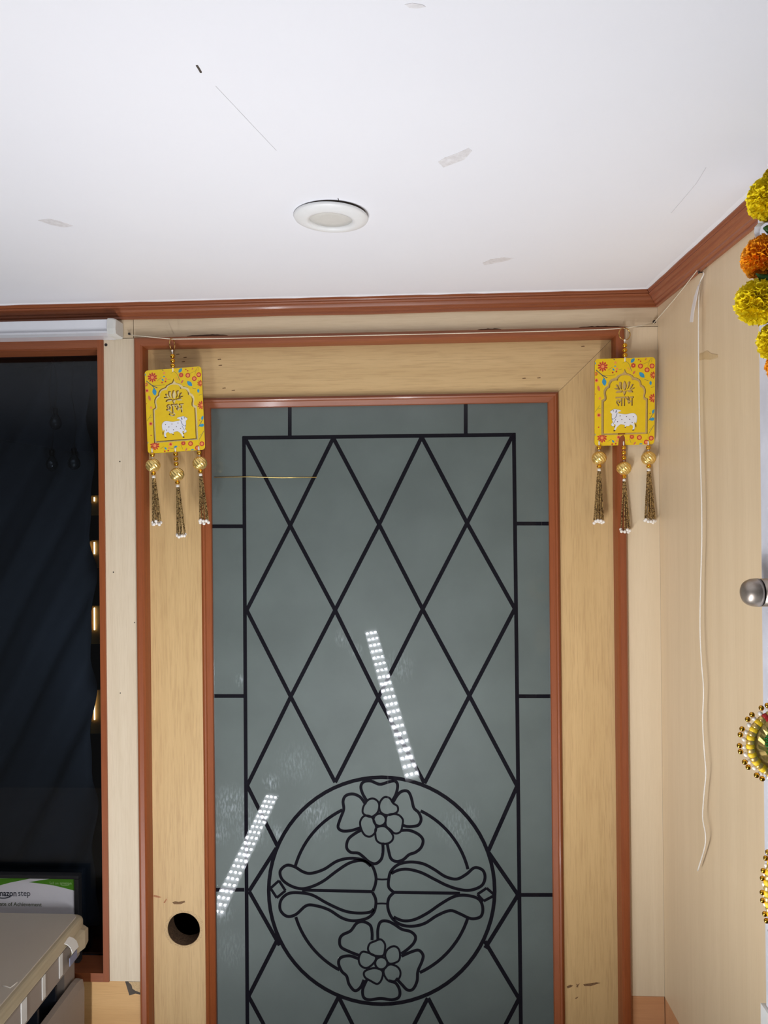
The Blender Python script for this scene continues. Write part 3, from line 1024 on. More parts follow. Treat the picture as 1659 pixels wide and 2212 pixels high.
LOTUS = [[(755, 612), (715, 680), (705, 740), (725, 800), (755, 822), (785, 800), (802, 740), (795, 680)],
 [(635, 640), (693, 648), (690, 700), (692, 765), (702, 812), (655, 775), (628, 710)], [(878, 632), (872, 700), (845, 775), (810, 808), (826, 740), (818, 648)],
 [(560, 698), (608, 703), (625, 745), (652, 795), (608, 775), (572, 742)], [(952, 688), (932, 735), (905, 770), (866, 800), (884, 745), (902, 695)],
 [(526, 778), (590, 772), (655, 808), (570, 810)], [(982, 766), (930, 808), (868, 812), (920, 772)],
 [(562, 882), (600, 832), (690, 824), (722, 828), (690, 874), (640, 882)], [(950, 866), (910, 818), (820, 822), (794, 828), (850, 866), (900, 872)],
 [(755, 944), (722, 880), (716, 848), (755, 832), (800, 838), (790, 880)]]
def islands(vs, fs):
    key = {}
    idx = []
    for v in vs:
        k = tuple(round(c, 7) for c in v)
        idx.append(key.setdefault(k, len(key)))
    par = list(range(len(key)))
    def find(a):
        while par[a] != a:
            par[a] = par[par[a]]
            a = par[a]
        return a
    for f in fs:
        for a in f[1:]:
            par[find(idx[a])] = find(idx[f[0]])
    groups = {}
    for f in fs:
        groups.setdefault(find(idx[f[0]]), []).append(f)
    out = []
    for g in groups.values():
        used = sorted({i for f in g for i in f})
        mp = {i: n for n, i in enumerate(used)}
        out.append(([vs[i] for i in used], [tuple(mp[i] for i in f) for f in g]))
    return out

COW = [(450, 1305), (465, 1285), (520, 1255), (545, 1240), (600, 1252), (640, 1258), (685, 1275), (680, 1292), (640, 1300), (628, 1335), (680, 1345), (800, 1358), (920, 1337), (985, 1342), (1030, 1380), (1045, 1440), (1035, 1530), (1020, 1560), (1008, 1530), (985, 1560), (1000, 1620), (990, 1695), (950, 1698), (962, 1650), (950, 1610), (900, 1588), (880, 1612), (840, 1622), (812, 1616), (805, 1642), (778, 1642), (783, 1610), (760, 1592), (690, 1580), (640, 1612), (602, 1652), (575, 1712), (545, 1706), (560, 1650), (577, 1602), (552, 1580), (530, 1592), (548, 1625), (520, 1622), (490, 1610), (478, 1580), (500, 1550), (515, 1540), (495, 1480), (488, 1400), (490, 1350), (468, 1332)]
COW_S = smooth_line(COW, True, 3)
def disc(b, x, y, r, y0, n=14, clampx=True):
    pts = []
    for k in range(n):
        a = 2 * math.pi * k / n
        q = bp(x + r * math.cos(a), y + r * math.sin(a))
        pts.append(q)
    pts = [clampb(q) for q in pts]
    b.slab(pts, y0 - 0.00012, y0)
def clampb(q):
    w = 0.104 / 2 - 0.0006
    return (max(-w, min(w, q[0])), max(-BH + 0.0008, min(-0.0008, q[1])))
def daisy(b, x, y, r, y0, petals=10, m1='print_red', m2='print_orange', zmin=None):
    b.use(m1)
    for k in range(petals):
        a = 2 * math.pi * k / petals + 0.3
        pts = []
        for (rr, ww) in ((0.22, 0.0), (0.45, 0.11), (0.75, 0.16), (1.0, 0.0), (0.75, -0.16), (0.45, -0.11)):
            px = x + r * (rr * math.cos(a) - ww * math.sin(a))
            py = y + r * (rr * math.sin(a) + ww * math.cos(a))
            if zmin:
                py = max(py, zmin)
            pts.append(clampb(bp(px, py)))
        b.slab(pts, y0 - 0.00012, y0)
    disc(b, x, y, r * 0.42, y0 - .00003)
    b.use(m2)
    disc(b, x, y, r * 0.30, y0 - .00012)
def leafp(b, x, y, ln, ang, y0, w=0.42):
    a = math.radians(-ang)
    pts = []
    for (l, ww) in ((-.5, 0), (-.42, .38), (-.25, .78), (-.05, 1), (.12, .95), (.3, .62), (.42, .25), (.5, 0), (.42, -.25), (.3, -.62), (.12, -.95), (-.05, -1), (-.25, -.78), (-.42, -.38)):
        px, py = l * ln, ww * ln * w / 2
        pts.append(clampb(bp(x + px * math.cos(a) - py * math.sin(a), y + px * math.sin(a) + py * math.cos(a))))
    b.slab(pts, y0 - 0.00012, y0)
def twig(b, pts, w, y0):
    b.strip([clampb(bp(*q)) for q in pts], w * MM, y0 - 0.00010, y0)

SHARED = {}
def shared(key, fn):
    if key not in SHARED:
        SHARED[key] = fn()
    return SHARED[key]
def ball_mesh(key, r, m, sz=1.0, n=14, k=9):
    def f():
        b = MB()
        b.ball((0, 0, 0), r, n, k, sz)
        b.smooth = True
        return b.mesh(key, m)
    return shared(key, f)
def filigree():
    b = MB()
    n, k = 72, 40
    rings = []
    R = 0.0122
    for i in range(k + 1):
        th = math.pi * i / k
        ring = []
        for j in range(n):
            a = 2 * math.pi * j / n
            tw = math.sin(12 * (a + th * 0.9)) * math.sin(th)
            bead = math.sin(th * 34)
            r = R * (1 + 0.06 * tw + 0.05 * bead * max(0, tw) * math.sin(th))
            ring.append((max(1e-5, r * math.sin(th)) * math.cos(a), max(1e-5, r * math.sin(th)) * math.sin(a), -r * math.cos(th)))
        rings.append(ring)
    b.loft(rings)
    b.smooth = True
    return b.mesh('filigree_ball', 'ball_gold')

def strand_mesh(length, seed):
    rnd = random.Random(seed)
    b = MB()
    z = 0.0
    while z > -length:
        h = rnd.choice((0.0022, 0.003, 0.0052))
        r = rnd.uniform(.0013, .0017) if h < 0.003 else .0012
        b.lathe([(r * .7, z), (r, z - .0003), (r, z - h + .0003), (r * .7, z - h)], (0, 0, 0), 6)
        z -= h + 0.0001
    return b.mesh('bead_strand', 'antique')

def make_hanging(name, label, ring_px, top_px, tilt, lean, word, flip, tassels, word_box, ring_edge):
    Yh = -0.026
    R0 = P(*ring_px, Yh)
    root = empty(name, R0)
    tag(root, label, 'wall hanging', 'festive yellow hangings beside the door')
    # split ring
    rr = 0.0105
    b = MB()
    path = []
    for k in range(24):
        a = 2 * math.pi * k / 24
        if ring_edge:
            path.append((0.0012 * math.cos(a), rr * math.cos(a), -rr + rr * math.sin(a) + .002))
        else:
            path.append((rr * math.cos(a), 0.0035 * math.cos(a), -rr + rr * math.sin(a) + .002))
    b.tube(path, 0.0009, 8, True)
    b.build('hanging_ring', 'brass', root, True, True)
    T = P(*top_px, Yh)
    board = empty('board', (T.x - R0.x, 0, T.z - R0.z))
    board.parent = root
    board.rotation_euler = (math.radians(lean), math.radians(tilt), 0)
    ztop = T.z - R0.z
    # beads from ring to board
    top = -2 * rr + .002
    n = 3
    for k in range(n):
        from_mesh('gold_bead', ball_mesh('gold_bead', .0044, 'gold_bead', 0.95), root, ((T.x - R0.x) * (1 - k * .25), 0, ztop + .0052 + k * .0085))
    MB().tube([(0, 0, top + .0015), ((T.x - R0.x), 0, ztop - .006)], .0010, 6).build('cord', 'white_cord', root, True, True)
    MB().ball((0.0, -.0008, top - .0006), .0020, 8, 6).build('cord_knot', 'white_cord', root, True, True)
    # plates
    TH = 0.0022
    bk = MB().slab(rounded(.104 - .002, BH - .002, .005), TH + .0001, TH + .0014)
    for i, q in enumerate(bk.v):
        q.z -= .001
    bk.build('mirror_backing', 'gold_mirror', board, False, True)
    fr = MB().slab(rounded(.104, BH, .006), 0, TH).build('border_plate', 'yellow', board, False, True)
    fr.data.materials.append(MATS['yellow_edge'])
    c = MB().slab(arch(OUT_H), -.05, .05).build('arch_cutter', 'yellow_edge')
    c.parent = board
    bpy.context.view_layer.update()
    boolean_cut(fr, c)
    ip = MB().slab(arch(IN_H), -.0008, TH - .0008).build('arch_plate', 'yellow', board, False, True)
    ip.data.materials.append(MATS['yellow_edge'])
    MB().box(-.02, .02, TH - .0008, TH + .0001, -BH * .86, -BH * .64).build('spacer', 'yellow_edge', board, False, True)
    cut = MB()
    for pet in LOTUS:
        cut.slab([bp(*q) for q in smooth_line(pet, True, 3)], -.01, .02)
    tm = text_mesh(word, 0.1, 0.0024, 0.2)
    x0, x1, y0, y1 = text_bounds(tm)
    wx0, wx1, wy0, wy1 = word_box
    (ax, az), (bx_, bz) = bp(wx0, wy0), bp(wx1, wy1)
    vs = []
    for v in tm.vertices:
        vs.append((ax + (v.co.x - x0) / (x1 - x0) * (bx_ - ax), 0.005 + v.co.z * 0.06, bz + (v.co.y - y0) / (y1 - y0) * (az - bz)))
    co = cut.build('lotus_cutter', 'yellow_edge')
    co.parent = board
    bpy.context.view_layer.update()
    boolean_cut(ip, co, True)
    for verts, faces in islands(vs, [tuple(p.vertices) for p in tm.polygons]):
        gc = MB().add(verts, faces).build('letter_cutter', 'yellow_edge')
        gc.parent = board
        bpy.context.view_layer.update()
        boolean_cut(ip, gc, True)
    for o in (fr, ip):
        for pl in o.data.polygons:
            pl.material_index = 0 if abs(pl.normal.y) > 0.7 else 1
    # floral print on the border
    b = MB()
    daisy(b, 265, 295, 122, 0)
    daisy(b, 280, 1885, 118, 0, zmin=1822)
    daisy(b, 1390, 490, 85, 0)
    daisy(b, 1400, 1000, 105, 0)
    daisy(b, 115, 455, 52, 0, 8)
    daisy(b, 940, 275, 60, 0, 12)
    daisy(b, 945, 1862, 58, 0, 12, zmin=1822)
    b.use('print_red')
    for (x, y) in ((1097, 290), (1245, 375), (1352, 290), (1113, 1880), (1375, 1895), (1270, 1985)):
        b.use('print_red')
        disc(b, x, y, 55, 0)
        b.use('print_orange')
        disc(b, x, y, 34, -.0001)
    for (x, y) in ((130, 600), (200, 1375), (650, 1872)):
        b.use('print_orange')
        disc(b, x, y, 46, 0)
        b.use('print_red')
        disc(b, x, y, 24, -.0001)
    b.use('print_red')
    for (x, y, r) in ((490, 428, 19), (570, 408, 19), (510, 2028, 19), (590, 2018, 19), (1055, 150, 15), (1098, 185, 15), (200, 1645, 15), (110, 905, 12), (1335, 1345, 12)):
        disc(b, x, y, r, 0, 8)
    b.use('print_orange')
    for (x, y, r) in ((582, 350, 28), (545, 210, 26), (215, 1000, 30), (860, 370, 18), (825, 335, 16), (610, 1955, 28), (845, 1942, 16)):
        disc(b, x, y, r, 0, 10)
    b.use('print_blue')
    for a in ((925, 165, 130, 52), (1135, 488, 165, -45), (305, 635, 175, 100), (1330, 665, 95, 92), (540, 290, 52, 8), (505, 365, 66, -48), (1410, 1295, 110, 62), (1392, 1468, 130, 12), (530, 1965, 72, -45), (762, 1940, 92, 24), (1150, 2030, 80, 5), (98, 225, 60, 80), (110, 1820, 70, 60)):
        leafp(b, *a, 0, 0.55)
    b.use('print_salmon')
    for a in ((185, 780, 140, -75), (960, 430, 100, 55), (1210, 140, 66, 62), (1010, 2010, 90, 58)):
        leafp(b, *a, 0, 0.4)
    b.use('print_navy')
    for pts, w in (([(120, 370), (250, 480), (375, 548)], 17), ([(250, 480), (315, 570)], 12), ([(860, 270), (905, 400)], 9), ([(1190, 590), (1280, 612)], 8), ([(1308, 1500), (1410, 1340)], 10), ([(1320, 1790), (1380, 1690), (1430, 1600)], 8), ([(500, 130), (525, 150)], 14)):
        twig(b, pts, w, 0)
    b.use('print_twig')
    for pts, w in (([(280, 490), (420, 492), (545, 480)], 8), ([(765, 175), (830, 225), (862, 275)], 8), ([(1335, 112), (1270, 200), (1105, 268)], 5), ([(1300, 160), (1255, 310)], 5), ([(1348, 112), (1338, 200)], 5), ([(102, 1310), (165, 1235), (215, 1160)], 7), ([(165, 1235), (235, 1225)], 6), ([(405, 1970), (490, 1920)], 6), ([(640, 1960), (720, 1975)], 7), ([(380, 380), (480, 305)], 6), ([(620, 370), (690, 350)], 6), ([(1340, 770), (1415, 745)], 8), ([(1330, 1700), (1400, 1650)], 5), ([(1300, 1900), (1330, 1760)], 5), ([(700, 225), (770, 190)], 5), ([(890, 1900), (930, 2000)], 7)):
        twig(b, pts, w, 0)
    b.build('floral_print', None, board, False, True)
    # cow print
    b = MB()
    mx = (lambda x: 1504 + 5 - x) if flip else (lambda x: x)
    yf = -.0008
    b.use('print_grey')
    cen = (760, 1470)
    b.slab([bp(mx(cen[0] + (x - cen[0]) * 1.018), cen[1] + (y - cen[1]) * 1.03) for x, y in COW_S], yf - .00008, yf)
    b.use('print_white')
    b.slab([bp(mx(x), y) for x, y in COW_S], yf - .00016, yf)
    b.use('print_brown')
    for pts in ([(530, 1738), (528, 1720), (546, 1706), (575, 1712), (565, 1738)], [(945, 1725), (952, 1700), (990, 1695), (985, 1722)], [(775, 1660), (780, 1640), (806, 1640), (800, 1658)], [(528, 1630), (550, 1622), (566, 1640), (552, 1652)], [(1012, 1590), (1022, 1560), (1036, 1600), (1034, 1652), (1020, 1640)]):
        b.slab([bp(mx(x), y) for x, y in pts], yf - .00024, yf)
    for (x, y) in ((670, 1393), (812, 1408), (962, 1413), (710, 1475), (885, 1473), (615, 1523), (780, 1543), (942, 1543), (520, 1280)):
        q = [bp(mx(x + 11 * math.cos(k * math.pi / 4)), y + 11 * math.sin(k * math.pi / 4)) for k in range(8)]
        b.slab(q, yf - .00024, yf)
    b.use('print_grey')
    for pts in ([(605, 1325), (585, 1400), (545, 1455), (490, 1475)], [(578, 1458), (550, 1520), (518, 1572)], [(600, 1340), (572, 1430)], [(490, 1440), (500, 1470)]):
        b.strip([bp(mx(x), y) for x, y in pts], 11 * MM, yf - .00024, yf)
    b.slab([bp(mx(x), y) for x, y in ((560, 1320), (575, 1270), (600, 1262), (592, 1315))], yf - .00026, yf)
    b.build('cow_print', None, board, False, True)
    # tassels
    for i, (tx, drop, mid, sway) in enumerate(tassels):
        q = bp(tx, 2040 if i == 1 else 2035)
        # where that point of the tilted board lies
        a = math.radians(tilt)
        lx = q[0] * math.cos(a) + q[1] * math.sin(a)
        lz = -q[0] * math.sin(a) + q[1] * math.cos(a)
        lz += .004
        base = Vector((T.x - R0.x + lx, -.0005 - lz * math.sin(math.radians(lean)), T.z - R0.z + lz))
        nb = 3 if mid else 1
        ln = .008 + nb * .0088
        bz = -ln - .0105
        cord = MB().tube([(0, 0, .003), (0, -.0006, 0), (0, 0, -.008), (0, 0, bz - .024)], .0013, 8)
        cord.build
        t = cord.build('tassel', 'white_cord', root, True, True)
        t.location = base
        t.rotation_euler = (0, math.radians(sway), 0)
        for k in range(nb):
            from_mesh('gold_bead', ball_mesh('gold_bead', .0044, 'gold_bead', 0.95), t, (0, 0, -.0085 - k * .0088))
        from_mesh('filigree_ball', shared('filigree', filigree), t, (0, 0, bz), (0, 0, 0.4 * i), (1, 1, .98))
        from_mesh('gold_bead', ball_mesh('gold_bead', .0044, 'gold_bead', 0.95), t, (0, 0, bz - .0145), (0, 0, 0), (1, 1, .8))
        MB().lathe([(.0008, bz - .0175), (.0028, bz - .0185), (.0034, bz - .0225), (.001, bz - .0245)], (0, 0, 0), 8).build('tassel_knot', 'white_cord', t, True, True)
        z0 = bz - .022
        ns = 9
        for k in range(ns):
            a = 2 * math.pi * k / ns + i
            sp = 0.0022 if k else 0
            me = shared('strand%d_%d' % (k, int(drop * 1000)), lambda: strand_mesh(drop, k * 7 + int(drop * 1000)))
            tilt_k = 0.05 + 0.03 * random.random()
            dx, dy = math.cos(a), math.sin(a) * 0.8
            s = from_mesh('bead_strand', me, t, (dx * sp, dy * sp, z0), (dy * tilt_k * (k > 0), -dx * tilt_k * (k > 0), 0))
            ze = drop + .0015
            ang = tilt_k * (k > 0)
            pe = Vector((dx * (sp + ze * ang), dy * (sp + ze * ang), z0 - ze * (1 - ang * ang / 2) - .007 * random.random()))
            from_mesh('pearl_bead', ball_mesh('pearl_bead', .0029, 'pearl'), t, pe)
    return root
SHUBH, LABH = '\u0936\u0941\u092d', '\u0932\u093e\u092d'
HL = make_hanging('wall_hanging', 'yellow plaque with right-facing white cow and gold tassels, hung left of the glass', (372, 734), (373.5, 796), -3.3, -4.0, SHUBH, True,
             ((215, .076, False, -3.0), (755, .082, True, -3.2), (1300, .077, False, -3.4)), (572, 985, 945, 1228), True)
HR = make_hanging('wall_hanging', 'yellow plaque with left-facing white cow and gold tassels, hung in the right corner', (1349, 711), (1350, 773.5), -0.75, 6.5, LABH, False,
             ((215, .086, False, 0.4), (760, .082, True, -0.3), (1310, .084, False, -0.6)), (560, 968, 965, 1172), False)

# string they hang from
ys = -0.0135
pts = [P(282, 723.5, -.006), P(325, 728, ys), P(372, 732.5, -.026), P(470, 731.2, ys), P(700, 726.5, ys), P(950, 721, ys), P(1150, 716.3, ys), P(1300, 712, ys), P(1349, 709, -.026), P(1380, 704, ys), P(1409, 699.5, -.006)]
tag(MB().tube(pts, .0009, 6).build('string', 'string', None, True), 'white string stretched above the door between two nails', 'string')
def nail(px, py, label, right=False, size=.003):
    q = PW(px, py) if right else P(px, py, 0)
    ax = RN if right else Vector((0, -1, 0))
    e = empty('nail', q)
    tag(e, label, 'nail', 'nails holding the strings')
    MB().tube([q - ax * .01, q + ax * .006], .0011, 8).build('nail_shank', 'nail', e)
    MB().tube([q + ax * .006, q + ax * .0072], size, 12).build('nail_head', 'nail', e)
nail(282, 723, 'bent nail at the left end of the string above the door', size=.0022)
nail(1411, 697, 'black nail at the right end of the string, beside the corner')
nail(1505, 583, 'nail under the right cornice holding the slanting string', True, .0022)
nail(1519, 588, 'nail under the right cornice holding the long hanging cord', True, .0022)

# screw and pin heads in the left post
for (px, py, r) in ((229, 745, .0028), (259, 997, .0010), (245, 1236, .0010), (291, 1345, .0009), (260, 1497, .0010), (303, 1111, .0008)):
    q = P(px, py, 0)
    MB().tube([Vector((q.x, .001, q.z)), Vector((q.x, -.0006, q.z))], r, 10).build('pin_head', 'nail', wall_back)
q = P(232, 751, 0)
# cords on the right wall
s0, s1 = PW(1506, 584, .005), P(1411, 699, -.007)
mid = (s0 + s1) / 2 + Vector((0, 0, -.002))
tag(MB().tube(smooth_line([tuple(s0), tuple(mid), tuple(s1)], False, 6), .0007, 6).build('string', 'string', None, True), 'thin string slanting from the right cornice down to the corner nail', 'string')
cpts = [(1519, 588, .007), (1520, 593, .008), (1512, 612, .010), (1509.5, 650, .011), (1509, 720, .011), (1509.5, 800, .011), (1511, 900, .011), (1513.5, 1000, .012), (1516, 1100, .012), (1516, 1180, .012), (1513.5, 1270, .012), (1512.5, 1360, .013), (1515.5, 1430, .013), (1520, 1490, .013), (1518, 1560, .013), (1522, 1630, .013), (1525, 1670, .013), (1521, 1715, .013), (1518, 1765, .013), (1523.5, 1798, .013), (1524, 1820, .013), (1519, 1843, .012), (1507, 1881, .012)]
tag(MB().tube(smooth_line([tuple(PW(x, y, o)) for x, y, o in cpts], False, 4), .0010, 8).build('hanging_cord', 'white_cord', None, True), 'long white cord hanging down the right side wall', 'cord')
# flat plastic strap tied to the cord
b = MB()
rings = []
for (x, y, w, o) in ((1512, 611, 1.2, .011), (1508.5, 618, 3, .013), (1502.5, 640, 6, .015), (1496.5, 668, 6.4, .017), (1493, 696, 6.6, .018)):
    l, r = PW(x - w / 2, y, o), PW(x + w / 2, y, o + .0015)
    l2, r2 = l - RN * .0006, r - RN * .0006
    rings.append([l, r, r2, l2])
b.loft(rings)
tag(b.build('strap', 'plastic_tie'), 'short white flat plastic strap dangling beside the hanging cord', 'strap')
# tape scrap on the right wall
tp = [PW(x, y, .0006) for x, y in ((1508, 765), (1517, 763), (1527, 757), (1536, 764), (1550, 766), (1550, 772), (1534, 777), (1520, 776), (1508, 779))]
b = MB()
n = len(tp)
b.add([tuple(q) for q in tp] + [tuple(q - RN * .0006) for q in tp], [tuple(range(n)), tuple(range(2 * n - 1, n - 1, -1))] + [(i, n + i, n + (i + 1) % n, (i + 1) % n) for i in range(n)])
tag(b.build('tape_scrap', 'tape'), 'torn scrap of tan tape on the right side wall', 'tape')

# marks on the ceiling
def ceil_patch(pts, m, label, name='tape_scrap', cat='tape'):
    q = [PC(x, y, CEIL - .0003) for x, y in pts]
    b = MB()
    n = len(q)
    b.add([tuple(v) for v in q] + [(v.x, v.y, CEIL) for v in q], [tuple(range(n)), tuple(range(2 * n - 1, n - 1, -1))] + [(i, n + i, n + (i + 1) % n, (i + 1) % n) for i in range(n)])
    tag(b.build(name, m), label, cat, 'tape scraps on the ceiling' if cat == 'tape' else None)
ceil_patch([(946, 350), (962, 340), (985, 332), (1012, 320), (1020, 326), (1003, 345), (984, 352), (958, 362)], 'tape_gray', 'large grey scrap of tape on the ceiling right of the downlight')
ceil_patch([(1042, 568), (1060, 560), (1085, 556), (1110, 558), (1096, 563), (1066, 569), (1046, 573)], 'tape_gray', 'grey tape scrap on the ceiling nearest the door cornice')
ceil_patch([(82, 476), (105, 472), (130, 478), (158, 488), (140, 492), (110, 486)], 'tape_gray', 'faint grey tape scrap on the ceiling at far left')
ceil_patch([(874, 10), (890, 7), (912, 10), (920, 15), (900, 19), (884, 17)], 'tape_gray', 'small grey tape scrap at the top edge of the view')
def ceil_line(pts, r, label, m='hairline'):
    tag(MB().tube([PC(x, y, CEIL - .0001) for x, y in pts], r, 5).build('crack', m, None), label, 'crack', 'cracks in the ceiling paint')
ceil_line([(425, 141), (429, 147), (434, 156)], .0010, 'short dark scratch in the upper left ceiling', 'crack')
ceil_line([(466, 186), (500, 222), (530, 254), (562, 288), (597, 325)], .00022, 'long hairline crack running toward the downlight')
ceil_line([(730, 428), (733, 437)], .0005, 'tiny crack touching the rim of the downlight', 'crack')
ceil_line([(1525, 362), (1505, 395), (1480, 425), (1450, 460)], .0003, 'hairline crack beside the right cornice')

# ================================================================== copier and certificate
YCB = -0.012
cr0 = P(186, 1972, YCB)
XR, ZT = cr0.x, cr0.z
cp = empty('photocopier', (XR - 0.25, -0.25, 0))
tag(cp, 'grey photocopier with taped lid in the lower left corner', 'photocopier')
YF = -0.50
def rrect(x0, x1, y0, y1, r, z, n=7):
    pts = []
    for cx, cy, a0 in ((x1 - r, y1 - r, 0), (x0 + r, y1 - r, 90), (x0 + r, y0 + r, 180), (x1 - r, y0 + r, 270)):
        for k in range(n + 1):
            a = math.radians(a0 + 90 * k / n)
            pts.append((cx + r * math.cos(a), cy + r * math.sin(a), z))
    return pts
b = MB()
b.loft([rrect(XR - .52 + i, XR - i, YF + i, YCB - i, .016 - i * .5, ZT + z) for i, z in ((.004, -.021), (.001, -.0195), (0, -.016), (0, -.007), (.001, -.004), (.003, -.0015), (.006, -.0002), (.008, 0))])
b.build('lid', 'copier_rim', cp)
b = MB()
b.loft([rrect(XR - .511 + i, XR - .011 - i, YF + .012 + i, YCB - .006 - i, .012, ZT + z) for i, z in ((0, -.004), (0, .0004), (.0008, .0012))])
b.build('lid_top', 'copier', cp)
MB().box(XR - .51, XR - .004, YF + .008, YCB - .010, ZT - .0235, ZT - .018).build('lid_gap', 'frame_black', cp)
up = MB().box(XR - .515, XR - .002, YF + .004, YCB - .02, ZT - .064, ZT - .022).build('scanner_body', 'copier_side', cp)
bevel(up, .003, 2)
MB().box(XR - .50, XR - .035, YF + .01, YCB - .03, ZT - .16, ZT - .060).build('tray_recess', 'copier_dark', cp)
MB().box(XR - .50, XR - .012, YCB - .06, YCB - .022, ZT - .14, ZT - .060).build('rear_column', 'copier_side', cp)
# ribs inside the recess
for y in (-.10, -.16, -.24, -.32):
    MB().box(XR - .06, XR - .012, y - .003, y + .003, ZT - .125, ZT - .078).build('recess_rib', 'copier_dark', cp)
b = MB()
prof = [(XR - .50, .06), (XR + .002, .06), (XR + .004, ZT - .30), (XR + .006, ZT - .115), (XR + .003, ZT - .100), (XR - .006, ZT - .098), (XR - .010, ZT - .112), (XR - .012, ZT - .135), (XR - .50, ZT - .135)]
rings = []
for y, k in ((YCB - .022, .0), (YCB - .030, .65), (YCB - .045, 1.0), (YF, 1.0)):
    rings.append([(x, y, z - (1 - k) * .007 * (z > ZT - .2)) for x, z in prof])
b.loft(rings)
b.build('lower_body', 'copier_side', cp)
MB().box(XR - .13, XR - .012, -.30, -.16, ZT - .128, ZT - .120).build('output_tray', 'copier_dark', cp)
b = MB()
for yy in (-.09, -.135):
    b.tube([(XR + .0055, yy, ZT - .175), (XR + .0075, yy, ZT - .175)], .002, 8)
b.build('side_screw', 'white_plastic', cp)
for x in (XR - .45, XR - .06):
    for y in (YF + .05, YCB - .07):
        MB().lathe([(.001, .06), (.02, .06), (.022, .03), (.022, .01), (.018, 0), (.001, 0)], (x, y, 0), 14).build('caster', 'frame_black', cp, True)
# white shipping tapes on the side
for yy, w in ((-.105, .012), (-.162, .010), (-.222, .016)):
    b = MB().box(XR - .0018, XR - .0008, yy - w / 2, yy + w / 2, ZT - .058, ZT - .021)
    b.build('tape_strip', 'white_plastic', cp)
# hinge with loose white flaps at the rear corner
b = MB()
b.loft([[(XR - .004, YCB - .055, ZT - .018), (XR + .006, YCB - .050, ZT - .020), (XR + .006, YCB - .050, ZT - .046), (XR - .004, YCB - .055, ZT - .048)],
        [(XR - .004, YCB - .028, ZT - .014), (XR + .009, YCB - .024, ZT - .018), (XR + .009, YCB - .024, ZT - .050), (XR - .004, YCB - .028, ZT - .052)],
        [(XR - .004, YCB - .006, ZT - .016), (XR + .008, YCB - .008, ZT - .022), (XR + .008, YCB - .008, ZT - .046), (XR - .004, YCB - .006, ZT - .050)]])
bevel(b.build('hinge_cover', 'copier_rim', cp), .002, 2)
b = MB()
rings = []
for (dy, dx, dz) in ((-.075, -.001, -.006), (-.068, .003, -.012), (-.062, .006, -.021), (-.060, .0085, -.032)):
    rings.append([(XR + dx, YCB + dy - .010, ZT + dz), (XR + dx + .001, YCB + dy + .010, ZT + dz), (XR + dx + .0002, YCB + dy + .010, ZT + dz - .001), (XR + dx - .0008, YCB + dy - .010, ZT + dz - .001)])
b.loft(rings)
b.build('loose_flap', 'white_plastic', cp)
MB().box(XR + .006, XR + .0075, YCB - .078, YCB - .052, ZT - .050, ZT - .036).build('loose_flap', 'print_grey', cp)
q = [PC(x, y, ZT + .0016) for x, y in ((5, 2130), (14, 2131), (22, 2134), (31, 2127), (37, 2122))]
tag(MB().tube(q, .0009, 5).build('thread_scrap', 'white_cord', None, True), 'scrap of white thread lying on the photocopier lid', 'thread')

# framed certificate
YC = 0.030
zs = WZ0 + .016
fq = P(172.5, 1889, YC)
FX1, FZ1 = fq.x, fq.z
FX0 = P(-122, 1889, YC).x
cf = empty('picture_frame', ((FX0 + FX1) / 2, YC, zs))
tag(cf, 'black framed certificate on the window sill behind the photocopier', 'picture frame')
fw = .0088
for (x0, x1, z0, z1) in ((FX0, FX1, FZ1 - .0068, FZ1), (FX0, FX1, zs, zs + fw), (FX0, FX0 + fw, zs + fw, FZ1 - .0068), (FX1 - fw, FX1, zs + fw, FZ1 - .0068)):
    bevel(MB().box(x0, x1, YC - .006, YC + .008, z0, z1).build('frame_rail', 'frame_black', cf), .0015, 2)
MB().box(FX0 + .004, FX1 - .004, YC + .001, YC + .007, zs + .004, FZ1 - .004).build('certificate_sheet', 'paper', cf)
def cp_pts(pts):
    r = []
    for x, y in pts:
        q = P(x / 4.879, 1840 + y / 4.879, YC)
        r.append((q.x, q.z))
    return r
yp = YC + .001
MB().slab(cp_pts([(300, 323), (420, 303), (520, 288), (620, 284), (782, 284), (782, 412), (700, 390), (560, 356), (430, 338)]), yp - .0002, yp).build('green_wedge', 'cert_green', cf)
MB().slab(cp_pts([(-560, 284), (330, 282), (230, 302), (100, 328), (0, 355), (-120, 392), (-300, 470), (-560, 600)]), yp - .0002, yp).build('green_wedge', 'cert_green', cf)
def put_text(body, m, xl, xr, ybase, size_px, bold=0.0, name='printed_text'):
    """text whose right end is at crop x = xr (if xl is None) or between xl and xr; baseline at crop y"""
    me = text_mesh(body, 1.0, bold, 0.0, 'LEFT')
    x0, x1, _, _ = text_bounds(me)
    (ax, az), (bx_, bz) = cp_pts([(xl, ybase), (xr, ybase)])
    sx = (bx_ - ax) / (x1 - x0)
    sz = size_px / 4.879 * 0.000853
    for v in me.vertices:
        v.co = Vector((ax + (v.co.x - x0) * sx - cf.location.x, yp - .0004 - cf.location.y, az + v.co.y * sz - cf.location.z))
    me.materials.clear()
    me.materials.append(MATS[m])
    from_mesh(name, me, cf)
put_text('Sell on', 'cert_pale', 520, 614, 345, 42)
put_text('amazon', 'cert_pale', 630, 752, 345, 42, 0.012)
put_text('amazon', 'ink', -58, 172, 466, 92, 0.018)
put_text('step', 'ink', 190, 318, 466, 92)
put_text('Certificate of Achievement', 'ink_olive', -170, 438, 566, 56, 0.014)
